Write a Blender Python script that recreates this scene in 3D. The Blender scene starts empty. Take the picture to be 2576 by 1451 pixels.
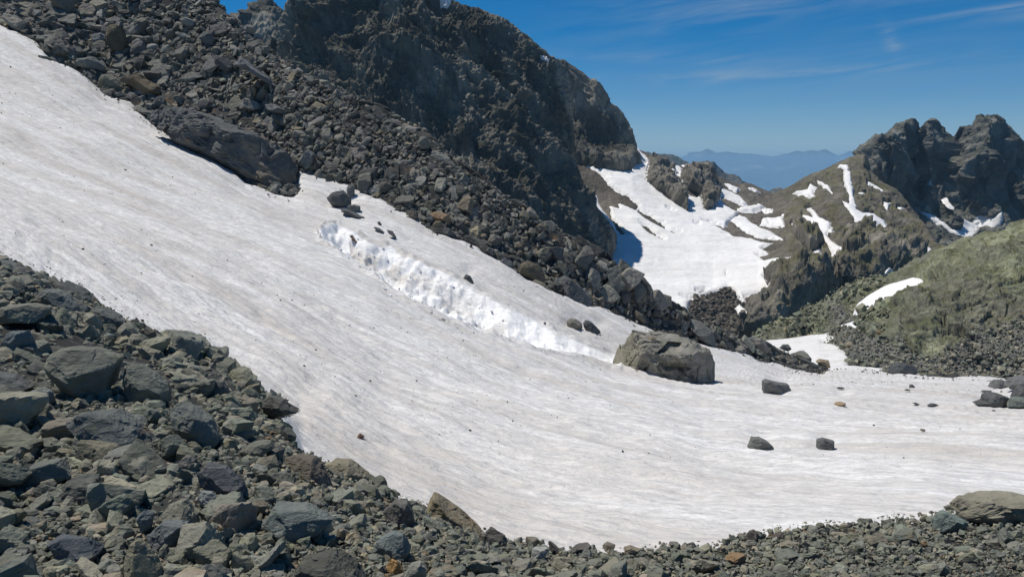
import bpy, bmesh, math
import numpy as np
from mathutils import Vector, Matrix

SC = bpy.context.scene
COL = SC.collection
R = math.radians
rng = np.random.default_rng(11)

# ---------------------------------------------------------------- camera
HF = 65.0
PITCH = R(8.6)
FD = 1288.0 / math.tan(R(HF / 2))            # focal length for a 2576 px wide picture
cam = bpy.data.cameras.new("camera")
cam.sensor_width = 36.0
cam.lens = 18.0 / math.tan(R(HF / 2))
cam.clip_start = 0.1
cam.clip_end = 60000
camo = bpy.data.objects.new("camera", cam)
COL.objects.link(camo)
camo.rotation_euler = (R(90) - PITCH, 0, 0)
SC.camera = camo

# ---------------------------------------------------------------- world, sun, exposure
SUN_EL = 65.0
SUN_DIR = Vector((-0.87, 0.49, 0)).normalized()      # compass direction towards the sun
sv = Vector((SUN_DIR.x * math.cos(R(SUN_EL)), SUN_DIR.y * math.cos(R(SUN_EL)), math.sin(R(SUN_EL))))
world = bpy.data.worlds.new("World")
SC.world = world
world.use_nodes = True
wn, wl = world.node_tree.nodes, world.node_tree.links
wn.clear()
wout = wn.new("ShaderNodeOutputWorld")
bg = wn.new("ShaderNodeBackground")
sky = wn.new("ShaderNodeTexSky")
sky.sky_type = 'NISHITA'
sky.sun_disc = False
sky.sun_elevation = R(SUN_EL)
sky.sun_rotation = math.atan2(SUN_DIR.x, SUN_DIR.y)
sky.altitude = 2500
sky.air_density = 1.0
sky.dust_density = 0.3
sky.ozone_density = 3.0
bg.inputs["Strength"].default_value = 0.07
# thin cirrus: streaks laid out over the sky's own directions (azimuth / elevation)
tc = wn.new("ShaderNodeTexCoord")
sep = wn.new("ShaderNodeSeparateXYZ")
wl.new(tc.outputs["Generated"], sep.inputs[0])
def wmath(op, a, b=None, c=None):
    n = wn.new("ShaderNodeMath"); n.operation = op
    for i, q in enumerate((a, b, c)):
        if q is None: continue
        if isinstance(q, (int, float)): n.inputs[i].default_value = q
        else: wl.new(q, n.inputs[i])
    return n.outputs[0]
az = wmath('ARCTAN2', sep.outputs[0], sep.outputs[1])
el = wmath('ARCSINE', sep.outputs[2])
def wisp(a0, e0, la, le, slope, amp):
    """one soft streak of cirrus centred on azimuth a0, elevation e0 (degrees)"""
    da = wmath('SUBTRACT', az, R(a0))
    de = wmath('SUBTRACT', wmath('SUBTRACT', el, R(e0)), wmath('MULTIPLY', da, slope))
    q = wmath('ADD', wmath('POWER', wmath('DIVIDE', wmath('ABSOLUTE', da), R(la)), 2.0),
              wmath('POWER', wmath('DIVIDE', wmath('ABSOLUTE', de), R(le)), 2.0))
    return wmath('MULTIPLY', wmath('EXPONENT', wmath('MULTIPLY', q, -1.0)), amp)
comb = wn.new("ShaderNodeCombineXYZ")
wl.new(wmath('MULTIPLY', az, 7.0), comb.inputs[0])
wl.new(wmath('MULTIPLY', wmath('ADD', el, wmath('MULTIPLY', az, -0.12)), 60.0), comb.inputs[1])
nz = wn.new("ShaderNodeTexNoise"); nz.inputs["Scale"].default_value = 1.0
nz.inputs["Detail"].default_value = 7; nz.inputs["Roughness"].default_value = 0.62
nz.inputs["Distortion"].default_value = 0.9
wl.new(comb.outputs[0], nz.inputs["Vector"])
streak = wmath('MULTIPLY', wmath('MAXIMUM', wmath('SUBTRACT', nz.outputs["Fac"], 0.36), 0.0), 3.6)
tot = None
for w in ((17.5, 6.0, 8.5, 0.42, 0.01, .95), (11.0, 7.2, 7, 0.35, -0.05, .55), (33.5, 9.4, 6.5, 0.22, 0.07, 1.1),
          (33, 8.7, 3.5, 0.3, 0.04, .6), (24.5, 7.8, 0.6, 0.7, -1.0, .7), (13, 10.3, 9, 1.7, 0.1, .42),
          (25, 10.8, 12, 1.2, 0.02, .28), (24, 6.2, 12, 2.2, 0, .22), (33, 11.6, 8, .8, 0, .3)):
    o_ = wisp(*w)
    tot = o_ if tot is None else wmath('ADD', tot, o_)
fac = wmath('MINIMUM', wmath('MULTIPLY', wmath('MULTIPLY', tot, streak), 0.5), 0.8)
mixc = wn.new("ShaderNodeMix"); mixc.data_type = 'RGBA'
wl.new(fac, mixc.inputs["Factor"])
hs = wn.new("ShaderNodeHueSaturation")
hs.inputs["Saturation"].default_value = 1.58
hs.inputs["Value"].default_value = 1.08
wl.new(sky.outputs[0], hs.inputs["Color"])
hz = wn.new("ShaderNodeMix"); hz.data_type = 'RGBA'; hz.blend_type = 'MULTIPLY'
wl.new(wmath('MAXIMUM', wmath('SUBTRACT', 1.0, wmath('DIVIDE', wmath('MAXIMUM', el, 0.0), R(16))), 0.0), hz.inputs["Factor"])
wl.new(hs.outputs[0], hz.inputs["A"]); hz.inputs["B"].default_value = (0.92, 0.93, 1.0, 1)
wl.new(hz.outputs["Result"], mixc.inputs["A"])
mixc.inputs["B"].default_value = (5.2, 6.0, 6.8, 1)
wl.new(mixc.outputs["Result"], bg.inputs["Color"])
wl.new(bg.outputs[0], wout.inputs[0])

sl = bpy.data.lights.new("sun", 'SUN')
sl.energy = 4.1
sl.angle = R(0.53)
sl.color = (1.0, 0.95, 0.87)
so = bpy.data.objects.new("sun", sl)
COL.objects.link(so)
so.rotation_euler = sv.to_track_quat('Z', 'Y').to_euler()
so.location = (0, 0, 300)

SC.view_settings.view_transform = 'Standard'
SC.view_settings.look = 'None'
SC.view_settings.exposure = 0.0
SC.view_settings.gamma = 1.0
SC.render.engine = 'CYCLES'
SC.cycles.max_bounces = 6
SC.cycles.diffuse_bounces = 3
SC.cycles.volume_bounces = 1
SC.cycles.use_denoising = True

# ---------------------------------------------------------------- projection helpers
cp, sp_ = math.cos(PITCH), math.sin(PITCH)
def unproj(x, y, d):
    """picture point (2576 x 1451 px) at forward distance d -> world point"""
    x, y, d = np.asarray(x, float), np.asarray(y, float), np.asarray(d, float)
    u = (x - 1288.0) / FD
    v = (725.5 - y) / FD
    ry = cp + v * sp_
    rz = v * cp - sp_
    return np.stack([u / ry * d, d + 0 * u, rz / ry * d], -1)
def proj(P):
    X, Y, Z = P[..., 0], P[..., 1], P[..., 2]
    zc = Y * cp - Z * sp_
    yc = Y * sp_ + Z * cp
    zc = np.where(zc < 0.05, 0.05, zc)
    return 1288.0 + FD * X / zc, 725.5 - FD * yc / zc
def Z3(pts):   # coordinates read from an enlarged crop of the distance
    return [(1408.7 + p[0] * .4531, 201.2 + p[1] * .4531) + tuple(p[2:]) for p in pts]

# ---------------------------------------------------------------- noise
def _hash(ix, iy, iz, seed):
    h = (ix.astype(np.uint32) * np.uint32(374761393)) ^ (iy.astype(np.uint32) * np.uint32(668265263)) ^ \
        (iz.astype(np.uint32) * np.uint32(2246822519)) ^ np.uint32((seed * 3266489917) & 0xffffffff)
    h = (h ^ (h >> np.uint32(15))) * np.uint32(2246822519)
    h = (h ^ (h >> np.uint32(13))) * np.uint32(3266489917)
    return h ^ (h >> np.uint32(16))
def vnoise(p, seed=0):
    """value noise, -1..1"""
    f = np.floor(p)
    i = f.astype(np.int64)
    t = (p - f)
    t = t * t * t * (t * (t * 6 - 15) + 10)
    out = 0
    for dx in (0, 1):
        wx = t[..., 0] if dx else 1 - t[..., 0]
        for dy in (0, 1):
            wy = t[..., 1] if dy else 1 - t[..., 1]
            for dz in (0, 1):
                wz = t[..., 2] if dz else 1 - t[..., 2]
                h = _hash((i[..., 0] + dx) & 0xffffffff, (i[..., 1] + dy) & 0xffffffff, (i[..., 2] + dz) & 0xffffffff, seed)
                out = out + wx * wy * wz * (h.astype(np.float64) / 2147483648.0 - 1.0)
    return out
ROT = np.array([[0.0, 0.8, 0.6], [-0.8, 0.36, -0.48], [-0.6, -0.48, 0.64]])
def fbm(p, octv=5, gain=0.5, lac=2.03, seed=0):
    a, s = 1.0, 0.0
    q = p
    for k in range(octv):
        s = s + a * vnoise(q, seed + k)
        q = (q @ ROT.T) * lac
        a *= gain
    return s
def ridged(p, octv=5, gain=0.5, lac=2.03, seed=0):
    a, s = 1.0, 0.0
    q = p
    for k in range(octv):
        s = s + a * (1 - 2 * np.abs(vnoise(q, seed + k)))
        q = (q @ ROT.T) * lac
        a *= gain
    return s
def ribs(p, octv=5, gain=0.55, lac=2.1, seed=0):
    """ridged relief whose ribs and gullies run up and down at every scale"""
    a, s = 1.0, 0.0
    q = p
    c, d = math.cos(0.9), math.sin(0.9)
    RZ = np.array([[c, -d, 0.12], [d, c, 0.05], [0, 0, 1]])
    for k in range(octv):
        s = s + a * (1 - 2 * np.abs(vnoise(q + k * 17.3, seed + k)))
        q = (q @ RZ.T) * np.array([lac, lac, lac * 0.93])
        a *= gain
    return s
def worley(p, seed=0):
    """F1, F2 and a random number of the nearest cell"""
    f = np.floor(p)
    i = f.astype(np.int64)
    f1 = np.full(p.shape[:-1], 9.0); f2 = f1.copy(); cid = np.zeros(p.shape[:-1])
    for dx in (-1, 0, 1):
        for dy in (-1, 0, 1):
            for dz in (-1, 0, 1):
                c = [(i[..., k] + o) & 0xffffffff for k, o in enumerate((dx, dy, dz))]
                dd = 0
                for k, o in enumerate((dx, dy, dz)):
                    h = _hash(c[0], c[1], c[2], seed * 7 + k + 1).astype(np.float64) / 4294967296.0
                    dd = dd + (f[..., k] + o + h - p[..., k]) ** 2
                hid = _hash(c[0], c[1], c[2], seed * 7 + 5).astype(np.float64) / 4294967296.0
                nr = dd < f1
                f2 = np.where(nr, f1, np.minimum(f2, dd))
                cid = np.where(nr, hid, cid)
                f1 = np.where(nr, dd, f1)
    return np.sqrt(f1), np.sqrt(f2), cid
LEAN = np.array([[1, 0, 0], [0, 1, 0], [0.35, 0, 1.0]])
def facets(p, seed=0, tilt=0.9):
    """blocky broken-rock relief: every cell is a tilted plane"""
    f = np.floor(p); i = f.astype(np.int64)
    best = np.full(p.shape[:-1], 9.0); val = np.zeros(p.shape[:-1]); sec = best.copy()
    for dx in (-1, 0, 1):
        for dy in (-1, 0, 1):
            for dz in (-1, 0, 1):
                c = [(i[..., k] + o) & 0xffffffff for k, o in enumerate((dx, dy, dz))]
                dd = 0; pl = 0
                for k, o in enumerate((dx, dy, dz)):
                    h = _hash(c[0], c[1], c[2], seed * 7 + k + 1).astype(np.float64) / 4294967296.0
                    g = _hash(c[0], c[1], c[2], seed * 7 + k + 11).astype(np.float64) / 2147483648.0 - 1
                    e = p[..., k] - (f[..., k] + o + h)
                    dd = dd + e * e
                    pl = pl + g * e * tilt
                h0 = _hash(c[0], c[1], c[2], seed * 7 + 20).astype(np.float64) / 4294967296.0
                nr = dd < best
                sec = np.where(nr, best, np.minimum(sec, dd))
                val = np.where(nr, pl + h0 * 0.8, val)
                best = np.where(nr, dd, best)
    return val
def aretes(p, seed=0, tilt=0.9, curve=0.5):
    """continuous broken relief: scooped faces that meet in sharp edges"""
    f = np.floor(p); i = f.astype(np.int64)
    val = np.full(p.shape[:-1], 99.0)
    for dx in (-1, 0, 1):
        for dy in (-1, 0, 1):
            for dz in (-1, 0, 1):
                c = [(i[..., k] + o) & 0xffffffff for k, o in enumerate((dx, dy, dz))]
                dd = 0; pl = 0
                for k, o in enumerate((dx, dy, dz)):
                    h = _hash(c[0], c[1], c[2], seed * 7 + k + 1).astype(np.float64) / 4294967296.0
                    g = _hash(c[0], c[1], c[2], seed * 7 + k + 11).astype(np.float64) / 2147483648.0 - 1
                    e = p[..., k] - (f[..., k] + o + h)
                    dd = dd + e * e; pl = pl + g * e * tilt
                val = np.minimum(val, pl + curve * dd)
    return val
def sstep(a, b, x):
    t = np.clip((x - a) / (b - a), 0, 1)
    return t * t * (3 - 2 * t)

# ---------------------------------------------------------------- polygons
def sdist(px, py, poly):
    """signed distance to a polygon, positive inside"""
    poly = np.asarray([q[:2] for q in poly], float)
    x0, y0 = poly.min(0) - 60; x1, y1 = poly.max(0) + 60
    out = np.full(px.shape, -60.0)
    m = (px > x0) & (px < x1) & (py > y0) & (py < y1)
    qx, qy = px[m], py[m]
    dmin = np.full(qx.shape, 1e9); ins = np.zeros(qx.shape, bool)
    n = len(poly)
    for k in range(n):
        ax, ay = poly[k]; bx, by = poly[(k + 1) % n]
        ex, ey = bx - ax, by - ay
        wx, wy = qx - ax, qy - ay
        t = np.clip((wx * ex + wy * ey) / max(ex * ex + ey * ey, 1e-9), 0, 1)
        dmin = np.minimum(dmin, (wx - t * ex) ** 2 + (wy - t * ey) ** 2)
        c = ((ay <= qy) != (by <= qy)) & (qx < ex * (qy - ay) / (ey if abs(ey) > 1e-9 else 1e-9) + ax)
        ins ^= c
    dmin = np.sqrt(dmin)
    out[m] = np.where(ins, dmin, -dmin)
    return out
def sd_union(px, py, polys, holes=()):
    s = np.full(px.shape, -60.0)
    for q in polys: s = np.maximum(s, sdist(px, py, q))
    for q in holes: s = np.minimum(s, -sdist(px, py, q))
    return s

# ---------------------------------------------------------------- lofts
def rail_eval(rail, us, x0, x1):
    r = np.asarray(rail, float)
    a, b = r[0, 0], r[-1, 0]
    t = (r[:, 0] - a) / (b - a)
    return np.stack([np.interp(us, t, r[:, k]) for k in range(3)], -1)
def smooth1(A, n):
    for _ in range(n):
        B = A.copy()
        B[:, 1:-1] = (A[:, :-2] + 2 * A[:, 1:-1] + A[:, 2:]) / 4
        A = B
    return A
def loft(rails, nu, nv, world_first=None, xs=None, smooth=0, back=None):
    """rails: picture x, picture y, distance; the surface runs over all of them. back: (dy, dd) pairs for rails behind the last."""
    rails = [list(r) for r in rails]
    last = rails[-1]
    for dy, dd in (back or ()):
        rails.append([(p[0], p[1] + dy, p[2] + dd) for p in last])
    us = np.linspace(0, 1, nu)
    W = [unproj(*rail_eval(r, us, None, None).T) for r in rails]
    if world_first is not None:
        W = [np.stack([np.interp(us, [0, 1], [w[0], w[1]]) for w in world_first], -1)] + W
    W = np.stack(W)                                   # rails x nu x 3
    if smooth: W = np.stack([smooth1(w[None].transpose(0, 1, 2), smooth)[0] for w in W])
    px, py = proj(W)
    seg = np.sqrt(np.diff(px, axis=0) ** 2 + np.diff(py, axis=0) ** 2).clip(0, 700).mean(1)
    if world_first is not None: seg[0] = min(seg[0], 120)
    if back:
        for k in range(len(back)): seg[-1 - k] = seg[:-len(back)].sum() * 0.05
    seg = np.maximum(seg, seg.sum() * 0.03)
    knots = np.concatenate([[0], np.cumsum(seg)]); knots /= knots[-1]
    vs = np.linspace(0, 1, nv)
    # monotone (no overshoot) cubic along v
    h = np.diff(knots)
    dl = np.diff(W, axis=0) / h[:, None, None]
    m = np.zeros_like(W)
    m[0], m[-1] = dl[0], dl[-1]
    for k in range(1, len(W) - 1):
        w1, w2 = 2 * h[k] + h[k - 1], h[k] + 2 * h[k - 1]
        same = dl[k - 1] * dl[k] > 0
        with np.errstate(divide='ignore', invalid='ignore'):
            mm = (w1 + w2) / (w1 / dl[k - 1] + w2 / dl[k])
        m[k] = np.where(same, mm, 0)
    idx = np.clip(np.searchsorted(knots, vs, 'right') - 1, 0, len(h) - 1)
    t = ((vs - knots[idx]) / h[idx])[:, None, None]
    hh = h[idx][:, None, None]
    P = (2 * t**3 - 3 * t**2 + 1) * W[idx] + (t**3 - 2 * t**2 + t) * hh * m[idx] + \
        (-2 * t**3 + 3 * t**2) * W[idx + 1] + (t**3 - t**2) * hh * m[idx + 1]
    return P
def fade(P, top=0.10, side=0.0, lo=0.25, bk=0.10):
    """less relief towards the crest (and the right edge) so that the skyline keeps its drawn shape"""
    nv, nu = P.shape[:2]
    v = np.linspace(0, 1, nv)[:, None] / (1 - bk); u = np.linspace(0, 1, nu)[None]
    f = lo + (1 - lo) * sstep(1.0, 1.0 - top, v) + 0 * u
    if side: f = f * (lo + (1 - lo) * sstep(1.0, 1.0 - side, u))
    return f
def zero(r): return r - np.median(r)
def normals(P):
    du = np.gradient(P, axis=1); dv = np.gradient(P, axis=0)
    n = np.cross(du, dv)
    n /= np.linalg.norm(n, axis=-1, keepdims=True) + 1e-12
    c = (n * P).sum(-1)                                # make them look towards the camera side
    if np.median(c) > 0: n = -n
    return n

# ---------------------------------------------------------------- mesh building
def mesh_from(name, V, F, mat, smooth=False, colors=None, attrs=None, vecs=None):
    me = bpy.data.meshes.new(name)
    V = np.ascontiguousarray(V.reshape(-1, 3), dtype=np.float32)
    F = np.ascontiguousarray(F, dtype=np.int32)
    k = F.shape[1]
    me.vertices.add(len(V)); me.vertices.foreach_set("co", V.ravel())
    me.loops.add(F.size); me.loops.foreach_set("vertex_index", F.ravel())
    me.polygons.add(len(F))
    me.polygons.foreach_set("loop_start", np.arange(0, F.size, k, dtype=np.int32))
    me.polygons.foreach_set("loop_total", np.full(len(F), k, dtype=np.int32))
    me.polygons.foreach_set("use_smooth", np.full(len(F), bool(smooth)))
    me.update(calc_edges=True)
    if colors is not None:
        a = me.color_attributes.new("tint", 'FLOAT_COLOR', 'POINT')
        c = np.ones((len(V), 4), np.float32); c[:, :3] = colors.reshape(-1, 3)
        a.data.foreach_set("color", c.ravel())
    for an, av in (attrs or {}).items():
        a = me.attributes.new(an, 'FLOAT', 'POINT')
        a.data.foreach_set("value", np.ascontiguousarray(av.reshape(-1), dtype=np.float32))
    for an, av in (vecs or {}).items():
        a = me.attributes.new(an, 'FLOAT_VECTOR', 'POINT')
        a.data.foreach_set("vector", np.ascontiguousarray(av.reshape(-1), dtype=np.float32))
    me.materials.append(mat)
    return me
def link(name, me, loc=(0, 0, 0), label=None, cat=None, group=None, kind=None, parent=None):
    o = bpy.data.objects.new(name, me)
    COL.objects.link(o)
    o.location = loc
    if parent: o.parent = parent
    if label: o["label"] = label
    if cat: o["category"] = cat
    if group: o["group"] = group
    if kind: o["kind"] = kind
    return o
def grid_faces(nv, nu, keep=None):
    i = np.arange(nv * nu).reshape(nv, nu)
    F = np.stack([i[:-1, :-1], i[:-1, 1:], i[1:, 1:], i[1:, :-1]], -1)
    if keep is not None: F = F[keep]
    return F.reshape(-1, 4)
def grid_obj(name, P, mat, keep=None, smooth=True, colors=None, attrs=None, vecs=None, **kw):
    nv, nu = P.shape[:2]
    if keep is not None:
        k = keep[:-1, :-1] | keep[1:, 1:] | keep[1:, :-1] | keep[:-1, 1:]
        F = grid_faces(nv, nu, k)
        used = np.unique(F)
        remap = np.zeros(nv * nu, np.int64); remap[used] = np.arange(len(used))
        F = remap[F]
        V = P.reshape(-1, 3)[used]
        colors = colors.reshape(-1, 3)[used] if colors is not None else None
        attrs = {a: b.reshape(-1)[used] for a, b in (attrs or {}).items()}
        vecs = {a: b.reshape(-1, 3)[used] for a, b in (vecs or {}).items()}
    else:
        F = grid_faces(nv, nu); V = P
    a, b, c, d = [V.reshape(-1, 3)[F[:, q]] for q in range(4)]
    n = np.cross(c - a, d - b)
    if (n * (a + c)).sum(1).sum() > 0: F = F[:, ::-1]
    return link(name, mesh_from(name, V, F, mat, smooth, colors, attrs, vecs), **kw)

# ---------------------------------------------------------------- materials
def new_mat(name):
    m = bpy.data.materials.new(name); m.use_nodes = True
    n, l = m.node_tree.nodes, m.node_tree.links
    b = n["Principled BSDF"]
    b.inputs["Roughness"].default_value = 0.9
    b.inputs["Specular IOR Level"].default_value = 0.25
    return m, n, l, b
def nd(n, l, typ, **kw):
    k = n.new(typ)
    for a, v in kw.items():
        if a in k.inputs.keys():
            if isinstance(v, bpy.types.NodeSocket): l.new(v, k.inputs[a])
            else: k.inputs[a].default_value = v
        else: setattr(k, a, v)
    return k
def noise(n, l, vec, scale, detail=6, rough=0.6, dist=0.0):
    k = nd(n, l, "ShaderNodeTexNoise", Scale=scale, Detail=detail, Roughness=rough, Distortion=dist)
    l.new(vec, k.inputs["Vector"])
    return k.outputs["Fac"]
def mapped(n, l, vec, scale=(1, 1, 1), rot=(0, 0, 0)):
    k = n.new("ShaderNodeMapping")
    k.inputs["Scale"].default_value = scale; k.inputs["Rotation"].default_value = rot
    l.new(vec, k.inputs["Vector"])
    return k.outputs["Vector"]
def ramp(n, l, fac, stops):
    k = n.new("ShaderNodeValToRGB")
    while len(k.color_ramp.elements) < len(stops): k.color_ramp.elements.new(0.5)
    for e, (p, c) in zip(k.color_ramp.elements, stops):
        e.position = p
        e.color = (c, c, c, 1) if isinstance(c, (int, float)) else (*c, 1)
    l.new(fac, k.inputs["Fac"])
    return k.outputs["Color"]
def mix(n, l, fac, a, b, mode='MIX'):
    k = n.new("ShaderNodeMix"); k.data_type = 'RGBA'; k.blend_type = mode
    for s, v in (("Factor", fac), ("A", a), ("B", b)):
        if isinstance(v, bpy.types.NodeSocket): l.new(v, k.inputs[s])
        elif s == "Factor": k.inputs[s].default_value = v
        else: k.inputs[s].default_value = (*v, 1) if len(v) == 3 else v
    return k.outputs["Result"]
def mth(n, l, op, a, b=None):
    k = n.new("ShaderNodeMath"); k.operation = op
    for i, v in enumerate((a, b)):
        if v is None: continue
        if isinstance(v, bpy.types.NodeSocket): l.new(v, k.inputs[i])
        else: k.inputs[i].default_value = v
    return k.outputs[0]
def bump(n, l, b, h, dist, strength=1.0, prev=None):
    k = nd(n, l, "ShaderNodeBump", Strength=strength, Distance=dist)
    l.new(h, k.inputs["Height"])
    if prev is not None: l.new(prev, k.inputs["Normal"])
    l.new(k.outputs[0], b.inputs["Normal"])
    return k.outputs[0]

def rock_material(name, scale, bump_d, var=0.35, lichen=0.0, coords="Object"):
    """broken rock whose own colour comes from the tint of its mesh"""
    m, n, l, b = new_mat(name)
    co = n.new("ShaderNodeTexCoord").outputs[coords]
    tint = nd(n, l, "ShaderNodeAttribute", attribute_name="tint").outputs["Color"]
    a = noise(n, l, co, scale, 8, 0.65)
    c = mix(n, l, 1.0, tint, ramp(n, l, a, [(0.3, 1 - var), (0.5, 1.0), (0.72, 1 + var)]), 'MULTIPLY')
    vein = noise(n, l, mapped(n, l, co, (1, 3.0, 5.5), (0.5, 0.8, 0.3)), scale * 1.3, 6, 0.55, 1.2)
    c = mix(n, l, ramp(n, l, vein, [(0.56, 0.0), (0.64, 0.35)]), c, (0.24, 0.235, 0.21))
    if lichen:
        lf = ramp(n, l, noise(n, l, co, scale * 2.2, 9, 0.75), [(0.56, 0.0), (0.63, lichen)])
        c = mix(n, l, lf, c, (0.19, 0.2, 0.1))
        lo = ramp(n, l, noise(n, l, mapped(n, l, co, (1, 1, 1), (1, 2, 3)), scale * .8, 4, 0.6), [(0.63, 0.0), (0.72, 0.5)])
        c = mix(n, l, lo, c, (0.22, 0.13, 0.06))
    l.new(c, b.inputs["Base Color"])
    h = mth(n, l, 'ADD', noise(n, l, co, scale * 1.5, 10, 0.68), mth(n, l, 'MULTIPLY', vein, 0.5))
    bump(n, l, b, h, bump_d, 0.9)
    return m
M_ROCK_NEAR = rock_material("grey_green_rock", 4.0, 0.05, 0.34, 0.5)
M_ROCK_MID = rock_material("dark_grey_rock", 1.0, 0.18, 0.3, 0.3)
M_BOULDER = rock_material("weathered_boulder_rock", 1.6, 0.12, 0.4, 0.6)

def terrain_material(name, scale, bump_d, moss=(0.075, 0.085, 0.03), moss_amt=0.6, up0=0.45, up1=0.75, stretch=(1, 1, 1), rot=(0, 0, 0), var=0.3):
    m, n, l, b = new_mat(name)
    co = n.new("ShaderNodeTexCoord").outputs["Object"]
    tint = nd(n, l, "ShaderNodeAttribute", attribute_name="tint").outputs["Color"]
    grs = nd(n, l, "ShaderNodeAttribute", attribute_name="grass").outputs["Fac"]
    a = noise(n, l, mapped(n, l, co, stretch, rot), scale, 9, 0.7, 0.3)
    c = mix(n, l, 1.0, tint, ramp(n, l, a, [(0.3, 1 - var), (0.5, 1.0), (0.7, 1 + 1.5 * var)]), 'MULTIPLY')
    geo = n.new("ShaderNodeNewGeometry")
    sepn = n.new("ShaderNodeSeparateXYZ"); l.new(geo.outputs["Normal"], sepn.inputs[0])
    up = ramp(n, l, sepn.outputs[2], [(up0, 0.0), (up1, 1.0)])
    gn = ramp(n, l, noise(n, l, co, scale * 0.7, 8, 0.7), [(0.44, 0.0), (0.58, 1.0)])
    gf = mth(n, l, 'MULTIPLY', mth(n, l, 'MULTIPLY', up, gn), mth(n, l, 'MULTIPLY', grs, moss_amt))
    gcol = ramp(n, l, noise(n, l, co, scale * 2.3, 5, 0.7), [(0.3, tuple(q * 0.6 for q in moss)), (0.55, moss), (0.75, tuple(q * 1.6 for q in moss))])
    c = mix(n, l, gf, c, gcol)
    l.new(c, b.inputs["Base Color"])
    h = mth(n, l, 'ADD', noise(n, l, mapped(n, l, co, stretch, rot), scale * 2, 10, 0.72), mth(n, l, 'MULTIPLY', a, 0.6))
    bump(n, l, b, h, bump_d, 1.0)
    return m

def snow_material(name, fine, dirt_amt, streak_rot, sc=1.0, clean="clean", flow=False):
    m, n, l, b = new_mat(name)
    b.inputs["Roughness"].default_value = 0.75
    co = n.new("ShaderNodeTexCoord").outputs["Object"]
    cl = nd(n, l, "ShaderNodeAttribute", attribute_name=clean).outputs["Fac"]
    st = mapped(n, l, co, (0.3 * sc, 1.6 * sc, 1.6 * sc), (0, 0, streak_rot))
    st0 = mapped(n, l, co, (0.32 * sc, 1.25 * sc, 1.25 * sc), (0, 0, streak_rot + R(22)))
    if flow:       # coordinates that follow the fall line of the near slope
        fl = nd(n, l, "ShaderNodeAttribute", attribute_name="flow").outputs["Vector"]
        st = mapped(n, l, fl, (1.3, 0.27, 0.6)); st0 = mapped(n, l, fl, (1.1, 0.85, 0.7))
    d1 = ramp(n, l, noise(n, l, st, 0.35, 9, 0.62, 0.6), [(0.42, 0.0), (0.68, 1.0)])      # broad dirty bands
    run = mapped(n, l, fl, (1.0, 0.05, 0.1)) if flow else mapped(n, l, co, (0.07 * sc, 1.1 * sc, 1.1 * sc), (0, 0, streak_rot - R(4)))
    d5 = ramp(n, l, noise(n, l, run, 1.9, 6, 0.6, 0.5), [(0.56, 0.0), (0.64, 1.0)])          # long melt runnels
    d2 = ramp(n, l, noise(n, l, st, 2.6, 8, 0.68, 0.8), [(0.5, 0.0), (0.72, 1.0)])       # thin streaks
    d3 = ramp(n, l, noise(n, l, st0, fine, 5, 0.7, 0.3), [(0.42, 0.0), (0.66, 1.0)])         # grey flecks
    d4 = ramp(n, l, noise(n, l, st0, fine * 3.3, 5, 0.75, 0.4), [(0.4, 0.0), (0.68, 1.0)])
    speck = ramp(n, l, noise(n, l, co, fine * 3.1, 3, 0.8), [(0.66, 0.0), (0.74, 1.0)])
    inv = mth(n, l, 'SUBTRACT', 1.0, cl)
    def amt(f, k): return mth(n, l, 'MULTIPLY', mth(n, l, 'MULTIPLY', f, inv), k * dirt_amt)
    c = mix(n, l, cl, (0.88, 0.87, 0.85), (0.92, 0.92, 0.91))
    c = mix(n, l, amt(d1, 0.85), c, (0.56, 0.50, 0.43))
    c = mix(n, l, amt(d2, 0.6), c, (0.40, 0.36, 0.31))
    c = mix(n, l, amt(d5, 0.35), c, (0.42, 0.375, 0.32))
    c = mix(n, l, amt(d3, 0.8), c, (0.5, 0.495, 0.485))
    c = mix(n, l, amt(d4, 0.6), c, (0.46, 0.45, 0.435))
    c = mix(n, l, amt(speck, 0.6), c, (0.18, 0.165, 0.145))
    l.new(c, b.inputs["Base Color"])
    h = mth(n, l, 'ADD', noise(n, l, st0, fine * 0.6, 6, 0.6, 0.3), mth(n, l, 'MULTIPLY', noise(n, l, co, fine * 0.35, 4, 0.55), 0.7))
    bump(n, l, b, h, 0.6 / fine, 0.95)
    return m
ST_ROT = R(44)
M_SNOW = snow_material("old_dirty_snow", 6.0, 1.0, ST_ROT, flow=True)
M_SNOW_NECK = snow_material("old_dirty_snow_of_the_gully", 2.0, 0.8, ST_ROT)
M_SNOW_FAR = snow_material("distant_snow", 0.5, 0.42, R(70), 0.16)

M_CHUNK, n_, l_, b_ = new_mat("broken_snow")
b_.inputs["Roughness"].default_value = 0.75
l_.new(nd(n_, l_, "ShaderNodeAttribute", attribute_name="tint").outputs["Color"], b_.inputs["Base Color"])
bump(n_, l_, b_, noise(n_, l_, n_.new("ShaderNodeTexCoord").outputs["Object"], 9.0, 6, 0.6), 0.05, 0.8)

def tint_noise(P, sc, cols, seed=0, hard=1.0):
    """albedo of natural rock areas picked from a palette by slow noise"""
    a = fbm(P * sc, 4, 0.55, seed=seed)
    t = np.clip(0.5 + a * 0.55 * hard, 0, 0.9999) * (len(cols) - 1)
    i = t.astype(int); f = (t - i)[..., None]
    c = np.asarray(cols)
    return c[i] * (1 - f) + c[i + 1] * f

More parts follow.
